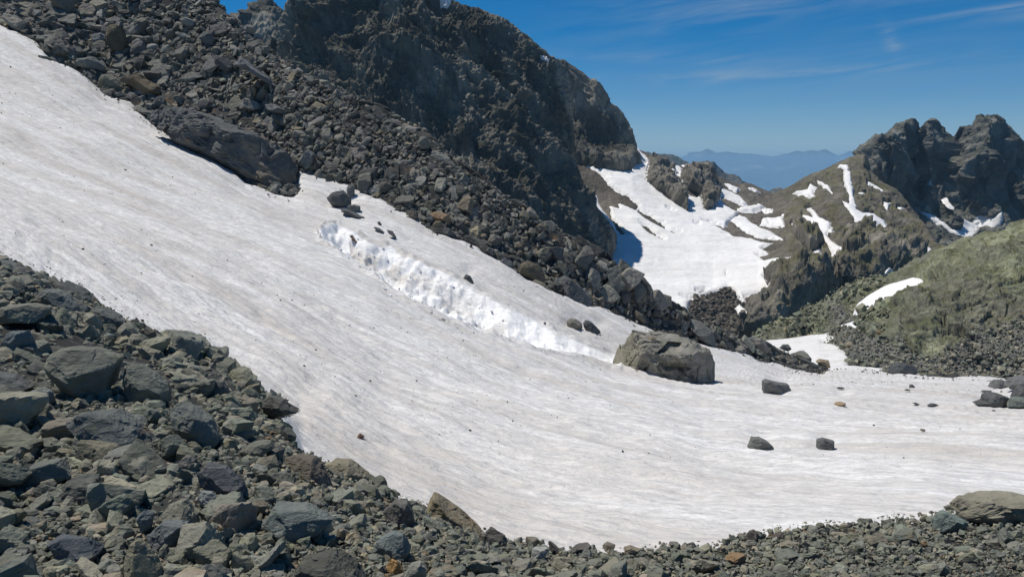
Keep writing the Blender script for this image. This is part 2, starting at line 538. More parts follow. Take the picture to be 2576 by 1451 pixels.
# ================================================================ DISTANCE: plain, blue ranges
M_FAR, n_, l_, b_ = new_mat("distant_forest_and_limestone")
co_ = n_.new("ShaderNodeTexCoord").outputs["Object"]
l_.new(ramp(n_, l_, noise(n_, l_, mapped(n_, l_, co_, (1, 1, 1.8)), 0.001, 9, 0.68), [(0.42, (0.03, 0.045, 0.03)), (0.56, (0.07, 0.08, 0.06)), (0.68, (0.26, 0.25, 0.23))]), b_.inputs["Base Color"])
me = bpy.data.meshes.new("ground")
s_ = 22500.0
me.from_pydata([(-s_, -1500, -2400), (s_, -1500, -2400), (s_, 24500, -2400), (-s_, 24500, -2400)], [], [(0, 1, 2, 3)])
me.materials.append(M_FAR)
link("ground", me, kind="structure", label="hazy lowland plain far below the mountains")

DFAR = 21000.0
crest = Z3([(-300, 470), (300, 455), (560, 432), (600, 428), (640, 422), (680, 424), (705, 416), (710, 400), (745, 397), (770, 400), (800, 388), (817, 382), (840, 392), (868, 404), (930, 401), (965, 410),
            (1040, 416), (1100, 413), (1150, 421), (1190, 426), (1240, 415), (1285, 400), (1320, 392), (1350, 398), (1380, 391), (1440, 400), (1470, 392), (1510, 405),
            (1545, 421), (1575, 409), (1605, 396), (1640, 402), (1680, 400), (1800, 410), (2300, 430), (3400, 450)])
rails = [[(x, y + 260, DFAR - 8500) for x, y in crest], [(x, y + 95, DFAR - 4600) for x, y in crest],
         [(x, y + 22, DFAR - 1500) for x, y in crest], [(x, y, DFAR) for x, y in crest]]
P = loft(rails, 900, 160, back=[(60, 900)])
Nn = normals(P)
q = P / 1450.0
amp = sstep(0.0, 0.12, np.linspace(1, 0, P.shape[0]))[:, None]
P = P + Nn * (zero(ridged(q, 6, 0.55, seed=3)) * 190 * amp * (1 - 0.5 * sstep(0.55, 0.85, np.linspace(0, 1, P.shape[0]))[:, None]))[..., None]
crest2 = P[:, :, 2]
grid_obj("hill", P, M_FAR, smooth=True, kind="structure", label="long pale blue mountain range on the horizon")

# nearer bluish ridges peeking over the pass
M_FAR2 = terrain_material("far_rock_slope", 0.03, 3.0, (0.05, 0.06, 0.035), 0.8, 0.3, 0.6)
for (cr, d0, lab) in (([(480, 425), (540, 426), (580, 427), (620, 436), (660, 452), (690, 470), (760, 500)], 2300, "low blue grey shoulder of hill just beyond the snowy pass"),
                      ([(700, 500), (745, 470), (790, 455), (825, 449), (850, 462), (885, 492), (920, 530), (935, 540), (955, 540), (985, 572), (1020, 600)], 1500, "small rounded blue grey peak behind the pass, left of the valley gap"),
                      ([(1130, 640), (1165, 628), (1190, 618), (1215, 618), (1240, 628), (1290, 640)], 1700, "tiny blue wooded knob at the bottom of the valley gap")):
    c_ = Z3(cr)
    P = loft([[(x, y + 130, d0 - 260) for x, y in c_], [(x, y + 40, d0 - 80) for x, y in c_], [(x, y, d0) for x, y in c_]], 160, 90, back=[(60, 120)])
    P = P + normals(P) * (ridged(P / 90.0, 6, 0.55, seed=9) * 7)[..., None]
    colr = tint_noise(P, 1 / 60.0, [(0.06, 0.065, 0.055), (0.1, 0.1, 0.09), (0.16, 0.155, 0.14)], 4)
    grid_obj("hill", P, M_FAR2, colors=colr, attrs={"grass": np.ones(P.shape[:2])}, kind="structure", label=lab)

# ================================================================ BOWL with snow and the hill on its right
BX = [
 [(-150, 1250, 290), (300, 1500, 275), (700, 1700, 262), (1100, 1700, 262), (1560, 1500, 265), (2200, 1400, 268)],
 [(-150, 950, 335), (300, 1150, 312), (600, 1260, 298), (850, 1330, 288), (1000, 1340, 286), (1250, 1320, 285), (1560, 1220, 288), (1750, 1150, 292), (1950, 1100, 296), (2200, 1120, 298)],
 [(-150, 780, 378), (0, 800, 370), (300, 950, 347), (600, 1040, 336), (850, 1080, 331), (1100, 1070, 327), (1300, 1000, 327), (1500, 1010, 320), (1700, 1020, 314), (1850, 1000, 314), (2050, 1020, 314), (2200, 1060, 314)],
 [(-150, 600, 420), (0, 640, 410), (150, 700, 402), (400, 770, 390), (700, 830, 386), (1000, 860, 384), (1200, 870, 382), (1400, 840, 376), (1600, 820, 366), (1750, 870, 356), (1900, 920, 348), (2080, 980, 338), (2200, 1030, 330)],
 [(-150, 430, 465), (150, 460, 458), (400, 520, 452), (600, 600, 448), (800, 660, 446), (1000, 700, 444), (1150, 720, 440), (1300, 670, 436), (1450, 620, 432), (1600, 590, 430), (1750, 690, 412), (1900, 790, 392), (2000, 870, 376), (2100, 950, 350), (2200, 1000, 335)],
 [(-150, 250, 520), (200, 290, 512), (380, 350, 505), (430, 378, 503), (500, 418, 500), (545, 428, 500), (600, 447, 500), (640, 470, 500), (700, 478, 500), (740, 470, 500), (800, 462, 498), (850, 485, 494), (880, 530, 490), (940, 560, 488), (1000, 575, 486), (1030, 568, 486),
  (1060, 572, 486), (1110, 598, 484), (1180, 628, 482), (1240, 612, 482), (1290, 585, 482), (1350, 545, 482), (1420, 512, 482), (1500, 480, 482), (1550, 450, 482), (1600, 425, 482), (1650, 412, 482), (1690, 420, 480), (1720, 490, 470), (1790, 560, 456), (1860, 610, 446), (1930, 690, 430), (2000, 765, 410), (2050, 850, 384), (2100, 915, 364), (2140, 950, 352), (2200, 985, 340)],
]
BX = [Z3(r) for r in BX]
P0 = loft(BX, 820, 520, smooth=2, back=[(40, 14), (200, 50)])
px, py = proj(P0)
wob = lambda P, s, a, seed: np.stack([fbm(P * s, 4, 0.6, seed=seed), fbm(P * s, 4, 0.6, seed=seed + 40)], -1) * a
w_ = wob(P0, 1 / 14.0, 3.0, 21) + wob(P0, 1 / 3.5, 1.7, 25)
qx, qy = px + w_[..., 0], py + w_[..., 1] * 0.8
SN = {}
SN["main"] = [(375, 352), (430, 380), (495, 440), (482, 500), (480, 560), (530, 600), (600, 660), (712, 727), (740, 700), (800, 700), (860, 715), (890, 675), (985, 740), (960, 770), (900, 815), (960, 870), (1060, 885), (1150, 905), (1235, 912), (1180, 908), (1130, 920),
              (1110, 935), (1150, 965), (1080, 970), (1130, 1002), (1200, 990), (1290, 990), (1325, 985), (1312, 1040), (1295, 1055), (1240, 1035), (1180, 1035), (1120, 1080), (1165, 1130), (1130, 1160), (1060, 1180), (1012, 1190), (1020, 1222), (1000, 1215),
              (960, 1160), (925, 1145), (850, 1180), (720, 1215), (712, 1290), (650, 1290), (560, 1250), (400, 1150), (150, 1050), (-60, 900), (-60, 400), (150, 380), (300, 380)]
SN["c1"] = [(612, 473), (645, 478), (682, 497), (672, 525), (690, 600), (712, 640), (760, 655), (785, 640), (800, 715), (715, 727), (690, 640), (655, 560), (635, 510)]
SN["c2"] = [(788, 512), (830, 540), (860, 565), (900, 598), (960, 628), (1000, 650), (1032, 682), (1010, 690), (960, 665), (900, 640), (872, 622), (885, 650), (905, 705), (860, 700), (850, 600), (820, 550)]
SN["c3"] = [(925, 574), (960, 588), (1000, 603), (990, 620), (950, 600)]
SN["c4"] = [(1045, 595), (1070, 598), (1112, 628), (1080, 625)]
SN["c5"] = [(985, 715), (1040, 705), (1110, 690), (1136, 703), (1110, 716), (1060, 729), (1000, 723)]
SN["c6"] = [(1000, 752), (1030, 768), (1070, 798), (1120, 828), (1180, 848), (1252, 896), (1180, 882), (1100, 870), (1040, 842), (1000, 812), (955, 782), (975, 760)]
SN["c7"] = [(1130, 768), (1180, 765), (1228, 758), (1230, 742), (1248, 750), (1240, 770), (1252, 817), (1205, 803), (1160, 795), (1235, 828), (1170, 812), (1125, 800)]
SN["c8"] = [(1290, 635), (1320, 620), (1380, 612), (1392, 578), (1430, 598), (1405, 620), (1415, 650), (1400, 665), (1380, 645), (1330, 640)]
SN["c9"] = [(1370, 718), (1400, 714), (1430, 738), (1442, 763), (1507, 793), (1500, 830), (1480, 860), (1500, 888), (1565, 932), (1556, 957), (1520, 966), (1470, 902), (1440, 872), (1380, 852), (1330, 832), (1288, 800), (1320, 793), (1390, 812), (1396, 790), (1347, 772), (1350, 750), (1412, 765), (1400, 740)]
SN["c10"] = [(1390, 968), (1440, 930), (1450, 970), (1490, 1010), (1502, 1055), (1450, 1012), (1410, 990)]
SN["c11"] = [(1550, 490), (1560, 475), (1602, 472), (1600, 508)]
SN["c12"] = [(1580, 510), (1616, 510), (1618, 560), (1632, 610), (1628, 650), (1652, 720), (1682, 738), (1740, 743), (1762, 763), (1802, 788), (1817, 812), (1760, 796), (1700, 785), (1730, 818), (1800, 868), (1842, 905), (1800, 897), (1740, 857), (1720, 827), (1640, 777), (1600, 722), (1578, 700), (1558, 668), (1600, 690), (1605, 640), (1590, 600), (1573, 550)]
SN["c13"] = [(1700, 560), (1740, 578), (1790, 610), (1797, 636), (1760, 610), (1708, 587)]
SN["c14"] = [(1430, 560), (1470, 573), (1507, 608), (1512, 634), (1480, 607), (1438, 577)]
SN["c15"] = [(1793, 680), (1837, 688), (1820, 724), (1800, 706)]
SN["c16"] = [(1915, 863), (1942, 868), (1970, 903), (2002, 903), (2062, 948), (2070, 972), (2020, 977), (1950, 937), (1888, 900), (1950, 920)]
SN["c17"] = [(1788, 1112), (1830, 1038), (1844, 1050), (1838, 1106)]
SN["c18"] = [(980, 1270), (1000, 1248), (1032, 1280), (1027, 1330), (1005, 1342), (985, 1300)]
SN["c19"] = [(1670, 632), (1695, 630), (1690, 640), (1672, 638)]
SN["c20"] = [(1868, 708), (1890, 712), (1918, 718), (1890, 722)]
SN["c21"] = [(502, 445), (528, 460), (518, 478)]
SN["c22"] = [(680, 474), (735, 478), (735, 486), (690, 484)]
SN["c23"] = [(1140, 716), (1176, 720), (1172, 730), (1142, 727)]
SN["c24"] = [(1484, 828), (1512, 830), (1512, 856), (1486, 850)]
HOLES = [[(35, 408), (90, 428), (160, 468), (230, 518), (290, 590), (350, 630), (430, 680), (445, 700), (420, 722), (330, 680), (332, 712), (278, 700), (292, 760), (335, 810), (368, 850), (330, 856), (280, 775), (230, 712), (195, 650), (150, 592), (95, 562), (50, 480)],
         [(415, 700), (470, 733), (530, 758), (600, 808), (670, 842), (640, 852), (580, 822), (520, 792), (450, 747)],
         [(443, 790), (480, 798), (520, 828), (560, 858), (592, 880), (575, 887), (520, 862), (488, 842)],
         [(785, 775), (830, 778), (900, 808), (960, 815), (960, 860), (900, 835), (830, 800)],
         [(735, 792), (770, 795), (775, 810), (745, 806)],
         [(205, 490), (225, 495), (275, 535), (255, 535)], [(920, 1075), (938, 1090), (928, 1095)],
         [(585, 712), (612, 715), (630, 727), (600, 722)], [(455, 458), (476, 462), (470, 473)],
         [(750, 1160), (800, 1158), (820, 1166), (770, 1184), (745, 1178)], [(660, 1200), (740, 1200), (735, 1240), (700, 1215)],
         [(1150, 1030), (1180, 1028), (1180, 1044), (1155, 1042)]]
HOLES = [Z3(h) for h in HOLES]
OUT = {"o1": [(478, 560), (482, 500), (500, 424), (545, 428), (600, 455), (640, 492), (650, 530), (672, 590), (695, 640), (708, 700), (713, 730), (650, 695), (590, 645), (530, 603), (500, 575)],
       "o2": [(660, 525), (690, 495), (740, 478), (775, 458), (820, 470), (850, 505), (862, 560), (880, 640), (884, 672), (862, 705), (820, 722), (800, 715), (788, 670), (770, 640), (715, 612), (680, 568)],
       "o3": [(860, 575), (890, 575), (912, 590), (910, 605), (880, 600)]}
OUTZ = [Z3(h) for h in OUT.values()]
sds = {k: sdist(qx, qy, Z3(v)) for k, v in SN.items()}
hole = np.full(px.shape, -60.0)
for h in HOLES + OUTZ: hole = np.maximum(hole, sdist(qx, qy, h))
sall = np.minimum(np.max(np.stack(list(sds.values())), 0), -hole)
# bulging rock outcrops and cliffs: (outline, height of the bulge in m)
K1 = [(990, 1420), (1000, 1340), (1035, 1240), (1100, 1190), (1150, 1140), (1130, 1090), (1190, 1045), (1290, 1060), (1330, 1000), (1400, 985), (1480, 1045), (1545, 1090), (1570, 1150), (1545, 1190), (1400, 1260), (1290, 1350), (1190, 1430)]
K2 = [(1500, 1020), (1560, 900), (1640, 830), (1700, 815), (1760, 850), (1850, 900), (1950, 940), (2040, 985), (1950, 1050), (1850, 1090), (1790, 1120), (1650, 1150), (1540, 1150)]
K3 = [(1290, 860), (1340, 840), (1440, 880), (1480, 920), (1440, 930), (1390, 965), (1330, 930)]
base = P0.copy()
dirn = P0 / np.linalg.norm(P0, axis=-1, keepdims=True)
rockm = np.zeros(px.shape)
for pl, hgt, wd in ((OUT["o1"], 13, 26), (OUT["o2"], 12, 24), (OUT["o3"], 4, 8), (K1, 26, 55), (K2, 22, 50), (K3, 5, 20)):
    s = sdist(qx, qy, Z3(pl))
    t = np.sqrt(np.clip(s / wd, 0, 1) * (2 - np.clip(s / wd, 0, 1)))
    base = base - dirn * (t * hgt)[..., None]
    rockm = np.maximum(rockm, sstep(-1, 6, s))
Nn = normals(P0)
snowy = sstep(-4.5, 0.5, sall)
# gullies and ledges running down the fall line plus broken rock
hill_w = sstep(1130, 1300, (px - 1408.7) / .4531)
rough = 0.5 + 0.75 * hill_w + 1.0 * rockm
q = base.copy(); q[..., 2] *= 0.55
rel = ridged(q / 22.0, 6, 0.55, seed=31) * 1.5 * rough
wb = base + np.stack([fbm(base / 7.0, 3, seed=310 + k) for k in range(3)], -1) * 1.6
rel += facets(wb @ LEAN / np.array([8.0, 8, 20]), 5, 0.9) * 3.0 * rockm + facets(wb / np.array([2.6, 2.6, 4.2]), 6, 0.9) * (0.3 + 0.6 * rockm + 0.3 * hill_w) + fbm(base / 1.6, 3, 0.6, seed=7) * 0.25
rel += np.minimum(ridged(base * np.array([1, 1, 0.35]) / 13.0, 3, 0.5, seed=77), 0.5) * 2.6 * rockm
rel = zero(rel) * fade(base, 0.06, lo=.45)
PT = base + Nn * (rel * (1 - 0.96 * snowy))[..., None] - Nn * (0.9 * snowy)[..., None]
brown = tint_noise(base, 1 / 16.0, [(0.078, 0.068, 0.055), (0.115, 0.1, 0.08), (0.16, 0.142, 0.115)], 12)
grey = tint_noise(base, 1 / 8.0, [(0.1, 0.093, 0.076), (0.17, 0.155, 0.125), (0.26, 0.24, 0.195)], 13)
ww = np.clip(rockm * 0.8 + hill_w * (0.45 + 0.3 * fbm(base / 12.0, 3, seed=8)), 0, 1)[..., None]
colr = brown * (1 - ww) + grey * ww
M_HILL = terrain_material("stony_alpine_turf", 0.16, 0.9, (0.13, 0.122, 0.055), 0.8, 0.25, 0.6)
grs = np.clip(hill_w * 0.95 + 0.25 * rockm * (py > 500) , 0, 1)
grid_obj("terrain", PT, M_HILL, colors=colr, attrs={"grass": grs}, kind="structure", label="brown stony bowl and mossy hill below the pass")
DEB = sdist(px, py, Z3([(690, 1300), (720, 1215), (800, 1180), (925, 1150), (970, 1175), (1010, 1225), (1040, 1290), (1010, 1420), (800, 1420)]))
BWL = dict(P=PT, px=px, py=py, N=Nn, deb=DEB, snow=sall)
# snow of the bowl: one body per patch
lab_snow = {"main": "broad streaky snowfield filling the bowl below the pass"}
zn = lambda b, s: fbm(b / s, 4, 0.5, seed=55)
und = zn(base, 18.0) * 0.5 + fbm(base / 5.0, 3, seed=57) * 0.12
names_snow = {"c1": "narrow snow couloir between the two rock outcrops of the pass", "c2": "slanting snow strip right of the second outcrop", "c3": "short snow sliver high on the brown ridge, right of the slanting strip",
 "c4": "snow sliver at the right end of the brown ridge, next to the valley gap", "c5": "thin flat snow band at the foot of the brown ridge", "c6": "curved snow tongue reaching right out of the bowl", "c7": "ragged forked snow patch between the bowl and the mossy hill",
 "c8": "hooked snow patch high on the left of the mossy hill", "c9": "large branching snow patch in the middle of the mossy hill", "c10": "pointed snow patch below the branching one on the mossy hill", "c11": "small wedge of snow topping the long snow gully",
 "c12": "long snow gully running down the mossy hill and forking", "c13": "slanting snow patch just under the twin crags", "c14": "short slanting snow streak left of the long snow gully", "c15": "small hooked snow spot right of the long snow gully",
 "c16": "tapering snow patch low on the right of the mossy hill", "c17": "shaded snow sliver at the foot of the dark cliff", "c18": "small snow blob beside the debris mound below the bowl", "c19": "tiny snow spot right of the long gully",
 "c20": "tiny dotted snow spots on the right of the mossy hill", "c21": "snow fleck on top of the first outcrop", "c22": "thin snow line on the skyline between the outcrops", "c23": "tiny snow oval right of the flat snow band", "c24": "small square snow patch beside the branching one"}
for k, s in sds.items():
    s = np.minimum(s, -hole) if k == "main" else s
    sm = s * base[..., 1] / 2022.0
    t = 0.9 * np.tanh(sm / 0.6)
    PS = base + Nn * (t + und * sstep(0, 12, s))[..., None]
    PS[..., 2] += 0.12 * t
    grid_obj("snowfield" if k == "main" else "snow_patch", PS, M_SNOW_FAR, keep=s > -4, attrs={"clean": np.full(px.shape, 0.45)},
             kind="structure", label=lab_snow.get(k) or names_snow[k], group=None if k == "main" else "snow patches below the pass")

# ================================================================ RIGHT CRAGS
cr = [(1560, 520), (1640, 440), (1680, 402), (1700, 375), (1730, 352), (1762, 328), (1800, 298), (1850, 262), (1885, 232), (1915, 220), (1955, 216), (1975, 226), (1987, 243), (1992, 262), (2000, 272), (2030, 246), (2050, 232), (2065, 227), (2080, 231), (2095, 243), (2105, 262),
      (2118, 266), (2130, 285), (2160, 308), (2190, 322), (2200, 300), (2208, 280), (2220, 262), (2245, 258), (2285, 248), (2310, 218), (2340, 196), (2390, 186), (2440, 195), (2462, 210), (2478, 232), (2490, 255), (2510, 290), (2535, 300), (2555, 318), (2572, 345), (2620, 380), (2750, 470), (3000, 560)]
def dr(pts): return pts
RC = [
 [(1560, 1060, 430), (1900, 1060, 420), (2200, 1060, 410), (2500, 1010, 415), (3000, 980, 430)],
 [(1560, 800, 500), (1750, 820, 490), (1900, 840, 478), (2050, 850, 465), (2200, 880, 455), (2350, 880, 455), (2500, 860, 462), (2700, 800, 470), (3000, 780, 480)],
 [(1560, 640, 530), (1700, 640, 522), (1850, 690, 515), (1960, 720, 512), (2060, 720, 508), (2200, 760, 500), (2260, 770, 505), (2330, 770, 508), (2450, 740, 498), (2560, 720, 505), (2700, 660, 505), (3000, 660, 520)],
 [(1560, 560, 548), (1690, 500, 540), (1790, 520, 528), (1880, 540, 526), (1950, 560, 538), (2000, 560, 556), (2060, 570, 545), (2130, 560, 552), (2200, 560, 540), (2300, 560, 528), (2420, 540, 524), (2500, 550, 540), (2560, 560, 535), (2700, 560, 540), (3000, 600, 545)],
 [(1560, 530, 560), (1680, 430, 556), (1760, 390, 544), (1850, 360, 540), (1920, 360, 546), (1985, 390, 570), (2040, 360, 552), (2090, 380, 556), (2150, 410, 572), (2200, 390, 562), (2290, 360, 548), (2390, 330, 544), (2460, 350, 552), (2520, 400, 560), (2600, 440, 556), (2750, 520, 560), (3000, 590, 565)],
 [(p[0], p[1], 580) for p in cr]]
for k_, (old, new) in enumerate(((420, 470), (475, 503), (512, 512), (540, 521), (556, 529), (580, 537))):      # steep faces: little depth between foot and crest
    RC[k_] = [(p[0], p[1], new + (p[2] - old) * (1.3 if k_ in (2, 3, 4) else 0.8)) for p in RC[k_]]
P0 = loft([Z3(r) for r in RC], 520, 780, smooth=1, back=[(30, 6), (260, 40)])
px, py = proj(P0)
Nn = normals(P0)
w_ = wob(P0, 1 / 16.0, 3.0, 61) + wob(P0, 1 / 4.0, 1.4, 65)
qx, qy = px + w_[..., 0], py + w_[..., 1]
ES = {"e1": [(2003, 733), (2040, 738), (2100, 778), (2180, 828), (2222, 832), (2222, 763), (2270, 788), (2318, 810), (2327, 845), (2300, 880), (2255, 895), (2200, 872), (2120, 822), (2060, 787)],
      "e2": [(2310, 790), (2325, 765), (2420, 763), (2440, 738), (2460, 733), (2466, 775), (2455, 812), (2400, 824), (2340, 802)],
      "e3": [(2020, 562), (2055, 560), (2070, 585), (2050, 598)], "e4": [(2198, 360), (2215, 362), (2230, 373), (2215, 374)],
      "e5": [(2120, 640), (2132, 655), (2178, 705), (2170, 702), (2128, 660)]}
elab = {"e1": "broad snow patch curving along the foot of the dark crags", "e2": "scalloped snow patch under the highest dark crag, at the right", "e3": "small snow spot in the cleft between the crags", "e4": "tiny snow dash high on the saddle between the crags", "e5": "hair-thin snow line in a gully of the highest crag"}
es = {k: sdist(qx, qy, Z3(v)) for k, v in ES.items()}
sall = np.max(np.stack(list(es.values())), 0)
snowy = sstep(-4.5, 0.5, sall)
low = sstep(640, 800, (py - 201.2) / .4531)
amp = 1 - 0.6 * low
q = P0 * np.array([1, 1, 0.42])
wq = P0 + np.stack([fbm(P0 / 12.0, 3, seed=300 + k) for k in range(3)], -1) * 3.0
rel = (ribs(P0 @ LEAN * np.array([1, 1, 0.3]) / 30.0, 6, 0.5, seed=41) * 4.0 + aretes(wq @ LEAN / np.array([19.0, 19, 55]), 8, 1.1, .6) * 15 + aretes(wq @ LEAN / np.array([7.5, 7.5, 19]), 9, 1.1, .6) * 5.0 + aretes(wq @ LEAN / np.array([3.2, 3.2, 7]), 10, 1.1, .6) * 1.5 + ridged(wq / 3.0, 4, 0.6, seed=44) * 0.3) * amp
rel = zero(rel) * fade(P0, 0.12, lo=0.08) + ridged(P0 / np.array([3.5, 3.5, 6]), 3, 0.6, seed=46) * 0.6 + zero(aretes(wq @ LEAN / np.array([5.0, 5.0, 11]), 12, 1.1, .6)) * 2.0
PT = P0 + Nn * (rel * (1 - 0.96 * snowy) - 0.9 * snowy)[..., None]
colr = 0.5 * tint_noise(P0 @ LEAN * np.array([1, 1, .35]), 1 / 6.0, [(0.055, 0.055, 0.05), (0.13, 0.128, 0.113), (0.28, 0.27, 0.235)], 18, 1.4) + 0.5 * tint_noise(P0, 1 / 14.0, [(0.08, 0.08, 0.074), (0.13, 0.128, 0.113), (0.19, 0.185, 0.16)], 17)
M_CRAG = terrain_material("crag_rock", 0.16, 1.0, (0.06, 0.07, 0.03), 0.9, 0.3, 0.55)
grid_obj("mountain", PT, M_CRAG, colors=colr, attrs={"grass": np.full(px.shape, 0.55)}, kind="structure", label="dark jagged crags with three summits at the upper right")
for k, s in es.items():
    sm = s * P0[..., 1] / 2022.0
    t = 0.9 * np.tanh(sm / 1.0)
    PS = P0 + Nn * (t + fbm(P0 / 14.0, 3, seed=3) * 0.3 * sstep(0, 10, s))[..., None]
    grid_obj("snow_patch", PS, M_SNOW_FAR, keep=s > -4, attrs={"clean": np.full(px.shape, 0.5)}, kind="structure", label=elab[k], group="snow patches on the dark crags")

# ================================================================ DARK MOUNTAIN (left)
M_DARK = terrain_material("dark_cliff_rock", 0.13, 1.1, (0.05, 0.052, 0.022), 0.8, 0.25, 0.55, (1, 1, 0.5))
dark_cols = [(0.055, 0.052, 0.043), (0.115, 0.108, 0.088), (0.29, 0.27, 0.22)]
def cliffs(P0, seed, k=1.0):
    rot = np.array([[1, 0, 0.45], [0, 1, 0], [0, 0, 1]]).T      # ribs leaning to the right as they fall
    q = (P0 @ rot) * np.array([1, 1, 0.3])
    rel = ribs(q / 40.0, 6, 0.52, seed=seed) * 7.5 + ribs(q / 11.0, 5, 0.52, seed=seed + 9) * 1.5
    wq = (P0 + np.stack([fbm(P0 / 9.0, 3, seed=seed + 300 + j) for j in range(3)], -1) * 2.4) @ rot
    rel += aretes(wq / np.array([17.0, 17, 50]), seed + 1, 1.1, .6) * 10.0 + aretes(wq / np.array([6.0, 6, 16.0]), seed + 2, 1.1, .6) * 3.6
    rel += facets(wq / np.array([1.7, 1.7, 3.2]), seed + 3, 0.9) * 0.75 + ridged(wq / 2.2, 3, 0.6, seed=seed + 5) * 0.25
    return zero(rel) * k
A1 = [
 [(560, 620, 270), (900, 640, 270), (1200, 700, 275), (1400, 780, 280), (1490, 800, 288), (1530, 790, 305)],
 [(560, 480, 290), (760, 480, 285), (900, 500, 285), (1050, 530, 285), (1200, 580, 286), (1350, 640, 289), (1450, 670, 296), (1515, 655, 310), (1528, 662, 325)],
 [(590, 330, 310), (760, 370, 305), (900, 400, 302), (1050, 430, 300), (1200, 470, 300), (1330, 510, 303), (1440, 560, 309), (1500, 585, 320), (1534, 592, 334), (1540, 602, 350)],
 [(620, 240, 335), (760, 250, 330), (900, 270, 325), (1050, 290, 320), (1180, 300, 318), (1300, 350, 320), (1390, 410, 325), (1440, 450, 334), (1466, 490, 346), (1474, 505, 360)],
 [(650, 160, 358), (780, 120, 350), (930, 110, 342), (1080, 130, 340), (1220, 180, 338), (1330, 250, 340), (1400, 310, 346), (1428, 370, 356), (1436, 392, 368)],
 [(680, 90, 380), (705, 40, 380), (722, 10, 380), (745, -12, 380), (800, -70, 372), (950, -120, 366), (1060, -70, 362), (1105, -30, 361), (1132, -2, 360), (1168, 16, 360), (1212, 28, 360), (1242, 46, 359), (1288, 74, 358), (1330, 104, 358), (1358, 130, 358), (1378, 148, 358), (1400, 153, 359), (1425, 172, 364), (1445, 200, 376)],
]
P0 = loft(A1, 900, 620, smooth=1, back=[(30, 7), (400, 60)])
px, py = proj(P0)
Nn = normals(P0)
rel = cliffs(P0, 71) * fade(P0, 0.10, 0.10, 0.22, 0.10) + ridged(P0 / 2.0, 4, 0.65, seed=47) * 0.45
PT = P0 + Nn * rel[..., None]
colr = 0.5 * tint_noise(P0, 1 / 18.0, dark_cols, 22) + 0.5 * tint_noise(P0 @ LEAN * np.array([1, 1, 0.22]), 1 / 7.0, dark_cols, 23, 1.6)
grid_obj("mountain", PT, M_DARK, colors=colr, attrs={"grass": np.full(px.shape, 0.8)}, kind="structure", label="huge dark rock wall rising out of the top of the picture")
def wall_snow(pl, lab, P0, Nn, px, py):
    s = sdist(px, py, pl)
    PS = PT + Nn * (0.8 * np.tanh(s * P0[..., 1] / 2022.0 / 0.6))[..., None]
    grid_obj("snow_patch", PS, M_SNOW_FAR, keep=s > -3, attrs={"clean": np.full(px.shape, 0.6)}, kind="structure", label=lab, group="snow specks on the dark rock wall")
wall_snow([(1112, -12), (1136, -8), (1136, 6), (1128, 12), (1117, 2)], "small snow speck at the top edge of the picture on the dark wall", P0, Nn, px, py)
wall_snow([(1348, 149), (1363, 154), (1376, 158), (1372, 170), (1364, 167), (1354, 158)], "small snow speck in the notch of the wall's skyline", P0, Nn, px, py)
wall_snow([(1085, 346), (1100, 358), (1126, 377), (1132, 392), (1122, 390), (1104, 376), (1092, 366)], "snow sliver between the scree and the foot of the dark wall", P0, Nn, px, py)
# shoulder
A2 = [
 [(1330, 470, 478), (1420, 470, 476), (1480, 470, 474), (1540, 470, 472), (1600, 450, 480), (1625, 440, 500)],
 [(1340, 385, 462), (1430, 392, 460), (1460, 400, 458), (1482, 410, 457), (1505, 419, 456), (1515, 428, 456), (1530, 418, 456), (1560, 416, 458), (1578, 414, 460), (1588, 396, 464), (1600, 398, 472), (1612, 402, 492)],
 [(1320, 300, 480), (1400, 300, 475), (1480, 330, 472), (1540, 360, 472), (1575, 378, 475), (1592, 384, 480), (1604, 392, 495)],
 [(1280, 180, 490), (1340, 160, 490), (1378, 160, 490), (1388, 150, 490), (1402, 147, 490), (1420, 152, 490), (1440, 164, 490), (1468, 184, 490), (1492, 206, 490), (1508, 236, 490), (1516, 258, 490), (1532, 276, 490), (1548, 294, 490), (1560, 320, 490), (1572, 338, 490), (1586, 352, 490), (1590, 364, 490), (1600, 380, 490)],
]
P0 = loft(A2, 460, 330, back=[(25, 5), (200, 40)])
px, py = proj(P0); Nn = normals(P0)
PT = P0 + Nn * (cliffs(P0, 91, 0.75) * fade(P0, 0.12, 0.1, 0.3, 0.1))[..., None]
grid_obj("mountain", PT, M_DARK, colors=tint_noise(P0, 1 / 18.0, dark_cols, 25), attrs={"grass": np.full(px.shape, 0.5)}, kind="structure", label="dark rounded shoulder of the rock wall above the snow bowl")
A3 = [[(540, 330, 520), (900, 330, 520)], [(560, 150, 560), (640, 120, 550), (760, 120, 555), (880, 150, 560)],
      [(575, 100, 600), (590, 74, 600), (600, 58, 600), (608, 50, 600), (618, 30, 600), (628, 8, 600), (636, -4, 600), (655, -14, 600), (680, -14, 600), (700, -4, 600), (716, 12, 600), (740, 50, 600), (800, 90, 600)]]
P0 = loft(A3, 260, 220, back=[(60, 20), (200, 60)])
px, py = proj(P0); Nn = normals(P0)
PT = P0 + Nn * cliffs(P0, 51, 0.8)[..., None]
grid_obj("mountain", PT, M_DARK, colors=tint_noise(P0, 1 / 18.0, dark_cols, 28), attrs={"grass": np.full(px.shape, 0.5)}, kind="structure", label="small dark rocky summit behind the scree, left of the rock wall")

